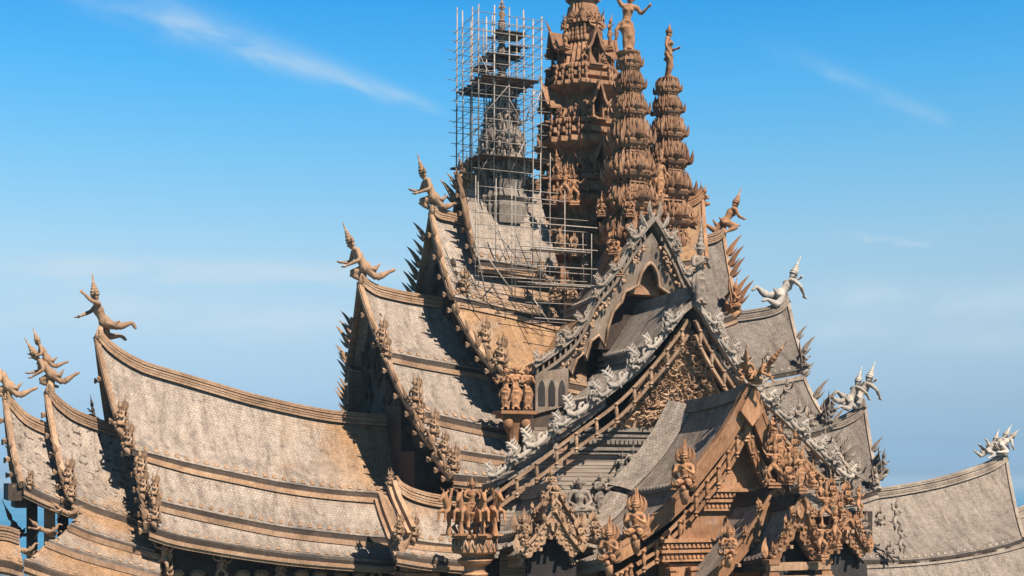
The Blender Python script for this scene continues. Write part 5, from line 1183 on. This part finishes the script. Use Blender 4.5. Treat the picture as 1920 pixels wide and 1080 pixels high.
# ---- guardians at the tier ends of the left wing
gl = 'guardians on the left wing rakes'
for px, py, Y, hp, lb in ((868, 548, -3.6, 58, 'guardian on the steep roof rake below the scaffolding'), (908, 640, -5.6, 54, 'upper guardian on the long dark rake beside the trio'), (938, 680, -7.6, 66, 'crested guardian just above the standing trio'),
        (716, 640, -4.2, 56, 'guardian at the first tier end of the left roof'), (724, 668, -4.4, 48, 'guardian beneath the first tier end of the left roof'), (779, 752, -7.0, 62, 'guardian at the second tier end of the left roof'), (788, 785, -7.3, 44, 'guardian beneath the second tier end of the left roof'), (812, 812, -8.6, 58, 'guardian at the third tier end of the left roof'), (850, 880, -10, 60, 'guardian at the lowest tier end of the left roof'), (832, 848, -9.4, 50, 'guardian between the lowest two tiers of the left roof'),
        (227, 798, -3.6, 66, 'slim guardian on the rake of the largest roof'), (240, 836, -4.4, 58, 'guardian at the first tier end of the largest roof'), (264, 884, -5.4, 56, 'upper guardian on the second tier of the largest roof'), (268, 922, -6.3, 54, 'lower guardian on the second tier of the largest roof'), (289, 928, -7.0, 52, 'slim guardian above the lowest tier of the largest roof'), (290, 974, -7.7, 56, 'guardian at the lowest tier end of the largest roof'),
        (128, 905, -4.4, 62, 'slim guardian on the rake of the speckled roof'), (134, 930, -5, 44, 'guardian at the eave end of the speckled roof'), (56, 908, -4.6, 36, 'tiny guardian at the eave end of the outermost roof'), (748, 1000, -12.2, 46, 'guardian at the foot of the inner corner rake'), (776, 1004, -11.6, 48, 'guardian at the foot of the outer corner rake'), (730, 908, -9.6, 36, 'small figure on top of the corner rake')):
    S('bust', px, py, Y * YS, hp, -62, 'tan', lb, flame=True, ped='scroll', group=gl)
# reclining creatures on the low aprons
for px, py, Y, hp, lb in ((128, 966, -6.4, 60, 'upper'), (88, 1000, -7.8, 62, 'middle'), (44, 1036, -9.3, 62, 'lower')):
    S('fly', px, py, Y * YS, hp, -90, 'tan', lb + ' reclining figure on the low apron ends at the left', tall=.2, tilt=(38, 0), group='reclining figures on the aprons')
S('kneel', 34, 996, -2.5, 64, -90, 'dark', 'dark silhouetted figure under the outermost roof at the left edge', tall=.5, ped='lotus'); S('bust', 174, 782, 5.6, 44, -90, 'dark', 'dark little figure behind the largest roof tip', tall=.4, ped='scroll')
# right side guardians
for px, py, Y, hp, m, lb in ((1376, 578, -3.9, 70, 'brown', 'brown crested guardian at the end of the grey roof under the right spire'), (1507, 688, -4.4, 56, 'dgrey', 'grey guardian at the first tier end of the right roof'), (1552, 792, -7, 52, 'dgrey', 'grey guardian behind the small swept roof'), (1560, 770, -6.6, 44, 'dgrey', 'grey guardian above the small swept ridge'),
        (1655, 884, -3.4, 54, 'dgrey', 'tall grey guardian left of the pale right roof'), (1640, 908, -4.4, 44, 'grey', 'whitish guardian at the eave of the small swept roof')):
    S('bust', px, py, Y * YS, hp, 60, m, lb, flame=True, ped='scroll', group='guardians on the right wing rakes')
# ---- the trio on its bracket
PT = at(968, 770, -11.6); mb = MB(); s_ = mpp(PT)
mb.box(PT + Vector((0, .3, -.15)), (2.9, 1.9, .25)); mb.box(PT + Vector((0, .5, -.42)), (2.4, 1.6, .3)); mb.lathe(PT + Vector((0, .6, 0)), [(.25, -3), (.5, -1.8), (.8, -.8), (1.0, -.5)], 10)
for s in (-1, 1): mb.ball(PT + Vector((s * .7, -.1, -1.0)), (.42, .4, .5))
part(mb, 'bracket', 'brown', label='carved bracket under the three standing figures')
for px, hp, lb, fc, kd in ((948, 78, 'leftmost of the three brown figures standing side by side on a bracket', -35, 'hold'), (966, 82, 'middle of the three brown figures standing side by side on a bracket', -8, 'hold'), (988, 80, 'rightmost of the three brown figures standing side by side on a bracket', 10, 'anjali')):
    S(kd, px, 769, -11.8, hp, fc, 'brown', lb, tall=.06, fem=True, group='three standing figures on a bracket')
wall(-10.4, -6.5, -10.6, -6, 38, Zf(960, 745, -10.6), m='dark')
# ---- the board-wall carvings: grey figures standing on ledges
gb = 'grey figures before the board wall'
for kd, px, py, hp, fc, lb, k in (('sit', 1086, 962, 112, -10, 'grey seated meditating figure before the board wall', dict(ped='lotus', tall=.12)), ('anjali', 1124, 962, 72, 10, 'grey standing figure right of the seated one', dict(tall=.1)), ('anjali', 1142, 960, 66, 15, 'pale grey standing figure at the right end of the seated group', dict(tall=.1)),
        ('hold', 1165, 912, 62, -10, 'left of the tall grey pair high on the board wall', dict(tall=.1)), ('hold', 1184, 908, 68, 10, 'right of the tall grey pair high on the board wall', dict(tall=.15)), ('anjali', 1045, 962, 70, -5, 'grey standing figure behind the dormer peak', dict(tall=.1)), ('side', 1014, 952, 62, -15, 'grey bowing figure left of the dormer peak', dict(tall=.1)), ('sit', 1062, 968, 70, 20, 'small grey seated figure left of the meditating one', dict(tall=.1)), ('sit', 1112, 978, 60, 0, 'small grey crouching figure in front of the standing ones', dict(tall=.1))):
    S(kd, px, py, -15.9, hp, fc, 'dgrey', lb, group=gb, **k)
for px, py, w in ((1085, 975, 6.4), (1176, 916, 2.6)):
    p = at(px, py, -15.5); mb = MB(); mb.box(p + Vector((0, 0, -.1)), (w, 1.6, .3)); mb.box(p + Vector((0, 0, -.45)), (w - .3, 1.3, .35)); mb.box(p + Vector((0, 0, -.8)), (w - .1, 1.5, .25)); part(mb, 'ledge', 'dgrey', pw)
# ---- horses and charioteer
HM = sculpt('horse_body', horse_fill, .028, 'brown', 2)
gh = 'four horses of the chariot'
for px, dy, fc, lb in ((846, -1.4, -58, 'leftmost of the four rearing chariot horses'), (866, -1.9, -34, 'second from the left of the four rearing chariot horses'), (903, -1.9, -10, 'third from the left of the four rearing chariot horses'), (925, -1.5, 10, 'rightmost of the four rearing chariot horses')):
    p = at(px, 1003, PC.y + dy + .6); h = 66 * mpp(p); t = tag(empty('horse', p), lb, 'horse statue', gh); t.rotation_euler = (0, 0, math.radians(fc)); t.scale = (h, h, h)
    o = bpy.data.objects.new('figure', HM); C.objects.link(o); o.parent = t
    me = PED.get('mane') or make_mesh(lambda q: [q.blade((0, -.16 + .03 * i, .9 + .07 * i), (0, .02 + .02 * i, .98 + .07 * i), .1, .05, face=(1, 0, 0)) for i in range(6)], 'brown'); PED['mane'] = me
    o = bpy.data.objects.new('mane', me); C.objects.link(o); o.parent = t
    me = PED.get('prop') or make_mesh(lambda q: (q.lathe((0, -.1, 0), [(.1, 0), (.08, .1), (.05, .3), (.08, .5), (.12, .62)], 8), q.box((0, 0, .01), (.3, .6, .05))), 'brown'); PED['prop'] = me
    o = bpy.data.objects.new('support', me); C.objects.link(o); o.parent = t
S('ride', 884, 985, PC.y + .6, 82, -5, 'brown', 'charioteer standing behind the four rearing horses', tall=.16)
# ---- little figures under the eaves at the bottom edge
for px, py, Y, hp, fc, m, lb in ((308, 1078, -6.6, 64, -40, 'tan', 'bracket figure under the left end of the largest roof'), (416, 1090, -6.2, 50, -10, 'tan', 'bracket figure under the middle of the largest roof'), (527, 1098, -6.0, 52, -10, 'tan', 'bracket figure under the right part of the largest roof'), (706, 1092, -7, 48, 0, 'tan', 'bracket figure under the right end of the largest roof')):
    S('dance', px, py, Y - 2, hp, fc, m, lb, flame=True, group='bracket figures under the eaves')
# grey figure crowd over the right slope of the main gable
for q, (px, py, Y, hp, kd) in enumerate(sorted(((1470, 745, -14, 58, 'fly'), (1492, 790, -14, 64, 'fly'), (1462, 790, -16, 50, 'bust'), (1520, 800, -12, 54, 'bust'), (1540, 850, -12, 66, 'fly'), (1566, 880, -12, 58, 'bust'), (1588, 858, -10, 60, 'bust'), (1604, 905, -12, 64, 'fly'), (1500, 845, -14, 50, 'bust'), (1440, 690, -13, 52, 'bust')), key=lambda a: a[1])):
    S(kd, px, py, Y, hp, 35, 'grey', ('topmost silver grey carving', 'silver grey carving second from the top', 'silver grey carving third from the top', 'silver grey carving fourth from the top', 'silver grey carving fifth from the top', 'silver grey carving fifth from the bottom', 'silver grey carving fourth from the bottom', 'silver grey carving third from the bottom', 'silver grey carving second from the bottom', 'lowest silver grey carving')[q] + ' on the slope right of the main gable', flame=kd == 'bust', group='carvings down the right slope')
for q, (px, py, hp, kd) in enumerate(((1680, 1000, 56, 'dance'), (1690, 1040, 50, 'dance'), (1650, 985, 50, 'bust'), (1668, 1045, 44, 'bust'), (1622, 1000, 50, 'bust'))):
    S(kd, px, py, -7.2, hp, 20, 'grey', ('upper', 'lower', 'left', 'lowest', 'innermost')[q] + ' whitish carved figure at the near end of the pale right roof', flame=kd == 'bust', group='carvings at the near end of the right roof')

# ================================================================== SCAFFOLDING
def pole(parent, name, a, b, r=.055):
    mb = MB(); mb.tube([a, b], r, 6); o = mb.obj(name, 'metal', parent); return o
def scaffold(label, xs, ys, z0, levels, zt, seed, over=.9, tops=None):
    t = tag(empty('scaffold', (0, 0, 0)), label, 'scaffold'); r = random.Random(seed)
    j = lambda a: r.uniform(-a, a)
    for ix, x in enumerate(xs):
        for iy, y in enumerate(ys):
            if 0 < ix < len(xs) - 1 and 0 < iy < len(ys) - 1 and (ix + iy) % 2: continue
            top = zt + r.uniform(-.6, 1.6); pole(t, 'upright', Vector((x + j(.05), y + j(.05), z0)), Vector((x + j(.12), y + j(.12), top)), .06)
    for z in levels:
        for iy, y in enumerate(ys):
            if r.random() < .06 and 0 < iy < len(ys) - 1: continue
            pole(t, 'ledger', Vector((xs[0] - r.uniform(.3, over), y, z + j(.12))), Vector((xs[-1] + r.uniform(.3, over), y, z + j(.12))), .028)
        for ix, x in enumerate(xs):
            if 0 < ix < len(xs) - 1 and r.random() < .5: continue
            pole(t, 'transom', Vector((x, ys[0] - r.uniform(.2, over), z + .1 + j(.12))), Vector((x, ys[-1] + r.uniform(.2, over), z + .1 + j(.12))), .028)
    return t, r
za = lambda py: zy(py, LX, -3)
xs_ = [LX - 3.1, LX - 1.8, LX - .5, LX + .9, LX + 2.4]; ys_ = [-2.8, -1.0, 1.0, 2.8]
sc1, r_ = scaffold('tall pole scaffolding wrapped around the left spire', xs_, ys_, za(345), [za(y) for y in (30, 48, 66, 84, 103, 122, 142, 162, 183, 205, 226, 248, 270, 296, 320)], za(14), 4)
for y, wx, dx, wy in ((148, 5.2, -.5, 6.4), (92, 3.0, -.3, 3.0), (72, 1.5, 1.1, 2.4), (296, 6.4, 0, 6.6), (46, 2.6, .6, 2.6), (116, 1.6, -1.6, 2.4)):
    for q in range(int(wy / .42)):
        mb = MB(); mb.box((LX + dx + r_.uniform(-.25, .25), -wy / 2 + q * .42 + .2, za(y) + r_.uniform(0, .03)), (wx + r_.uniform(-.4, .5), .36, .07)); mb.obj('plank', 'dark', sc1)
for a, b in (((0, 0, 230), (2, 0, 160)), ((1, 0, 160), (0, 0, 110)), ((2, 0, 330), (3, 0, 262)), ((3, 0, 236), (2, 0, 186)), ((0, 0, 330), (1, 0, 280)), ((1, 3, 230), (3, 3, 160))):
    pole(sc1, 'brace', Vector((xs_[a[0]], ys_[a[1]] - .1, za(a[2]))), Vector((xs_[b[0]], ys_[b[1]] - .1, za(b[2]))), .032)
for rise, (xa, xb) in (((212, 150), (2.6, 2.95)),):
    mb = MB(); a, b = Vector((LX + 2.0, -1, za(rise[0]))), Vector((LX + 2.9, -1, za(rise[1])))
    for o in (-.25, .25): mb.tube([a + Vector((o, 0, 0)), b + Vector((o, 0, 0))], .045, 5)
    for q in range(9): p = a.lerp(b, (q + .5) / 9); mb.tube([p - Vector((.25, 0, 0)), p + Vector((.25, 0, 0))], .035, 5)
    mb.obj('ladder', 'metal', sc1)
# lower scaffold in front of the tower base
xl = [onY(px, 500, -6.6).x for px in (897, 930, 966, 998, 1031, 1060, 1094)]
zb = lambda py: Zf(1000, py, -6.6)
sc2 = tag(empty('scaffold', (0, 0, 0)), 'lower open pole scaffolding across the tower base', 'scaffold')
r_ = random.Random(9); spans = [(345, 545), (345, 520), (345, 565), (290, 608), (290, 604), (350, 606), (440, 540)]
for x, (a, b) in zip(xl, spans):
    for y in (-6.6, -8.2 if x > -8 else -6.0):
        if y != -6.6 and r_.random() < .45: continue
        pole(sc2, 'upright', Vector((x + r_.uniform(-.05, .05), y, zb(b))), Vector((x + r_.uniform(-.1, .1), y, zb(a) + r_.uniform(-.3, .5))), .038)
for q, py in enumerate((357, 382, 404, 428, 451, 472, 492, 507, 523, 538, 567, 603)):
    a, b = ((0, 4) if q < 2 else (0, 6)) if q < 10 else (3, 5)
    pole(sc2, 'ledger', Vector((xl[a] - r_.uniform(.3, .9), -6.6, zb(py) + r_.uniform(-.1, .1))), Vector((xl[b] + r_.uniform(.2, .8), -6.6, zb(py) + r_.uniform(-.1, .1))), .032)
    if q % 2: pole(sc2, 'ledger', Vector((xl[2 if q < 10 else 3] - .5, -8.2, zb(py) + .1)), Vector((xl[b] + .5, -8.2, zb(py) + .1 + r_.uniform(-.15, .15))), .05)
for (xa, ya), (xb, yb) in (((905, 470), (960, 545)), ((920, 420), (975, 490)), ((975, 425), (930, 500)), ((1000, 560), (1030, 605)), ((1010, 500), (1060, 560)), ((880, 400), (915, 572))):
    pole(sc2, 'brace', at(xa, ya, -6.75), at(xb, yb, -6.75), .05)
for py, n in ((470, 2), (535, 2)):
    for q in range(n): mb = MB(); mb.box(((xl[3] + xl[6]) / 2 + r_.uniform(-.3, .3), -7.0 - q * .4, zb(py)), (xl[6] - xl[3] + .6, .36, .07)); mb.obj('plank', 'metal', sc2)

# ================================================================== SEA HAZE (one even body of air round everything)
mb = MB(); mb.box((0, 0, 49), (2 * S_ - 200, 2 * S_ - 200, 102)); hz = mb.obj('haze', 'sea'); tag(hz, kind='stuff')
hm = bpy.data.materials.new('haze_air'); hm.use_nodes = True; nt = hm.node_tree; nt.nodes.clear()
o_ = nt.nodes.new('ShaderNodeOutputMaterial'); v_ = nt.nodes.new('ShaderNodeVolumePrincipled'); v_.inputs['Color'].default_value = (0.42, 0.6, 0.78, 1); v_.inputs['Density'].default_value = 1.4e-4; v_.inputs['Anisotropy'].default_value = 0.0
nt.links.new(v_.outputs[0], o_.inputs['Volume']); hz.data.materials.clear(); hz.data.materials.append(hm)
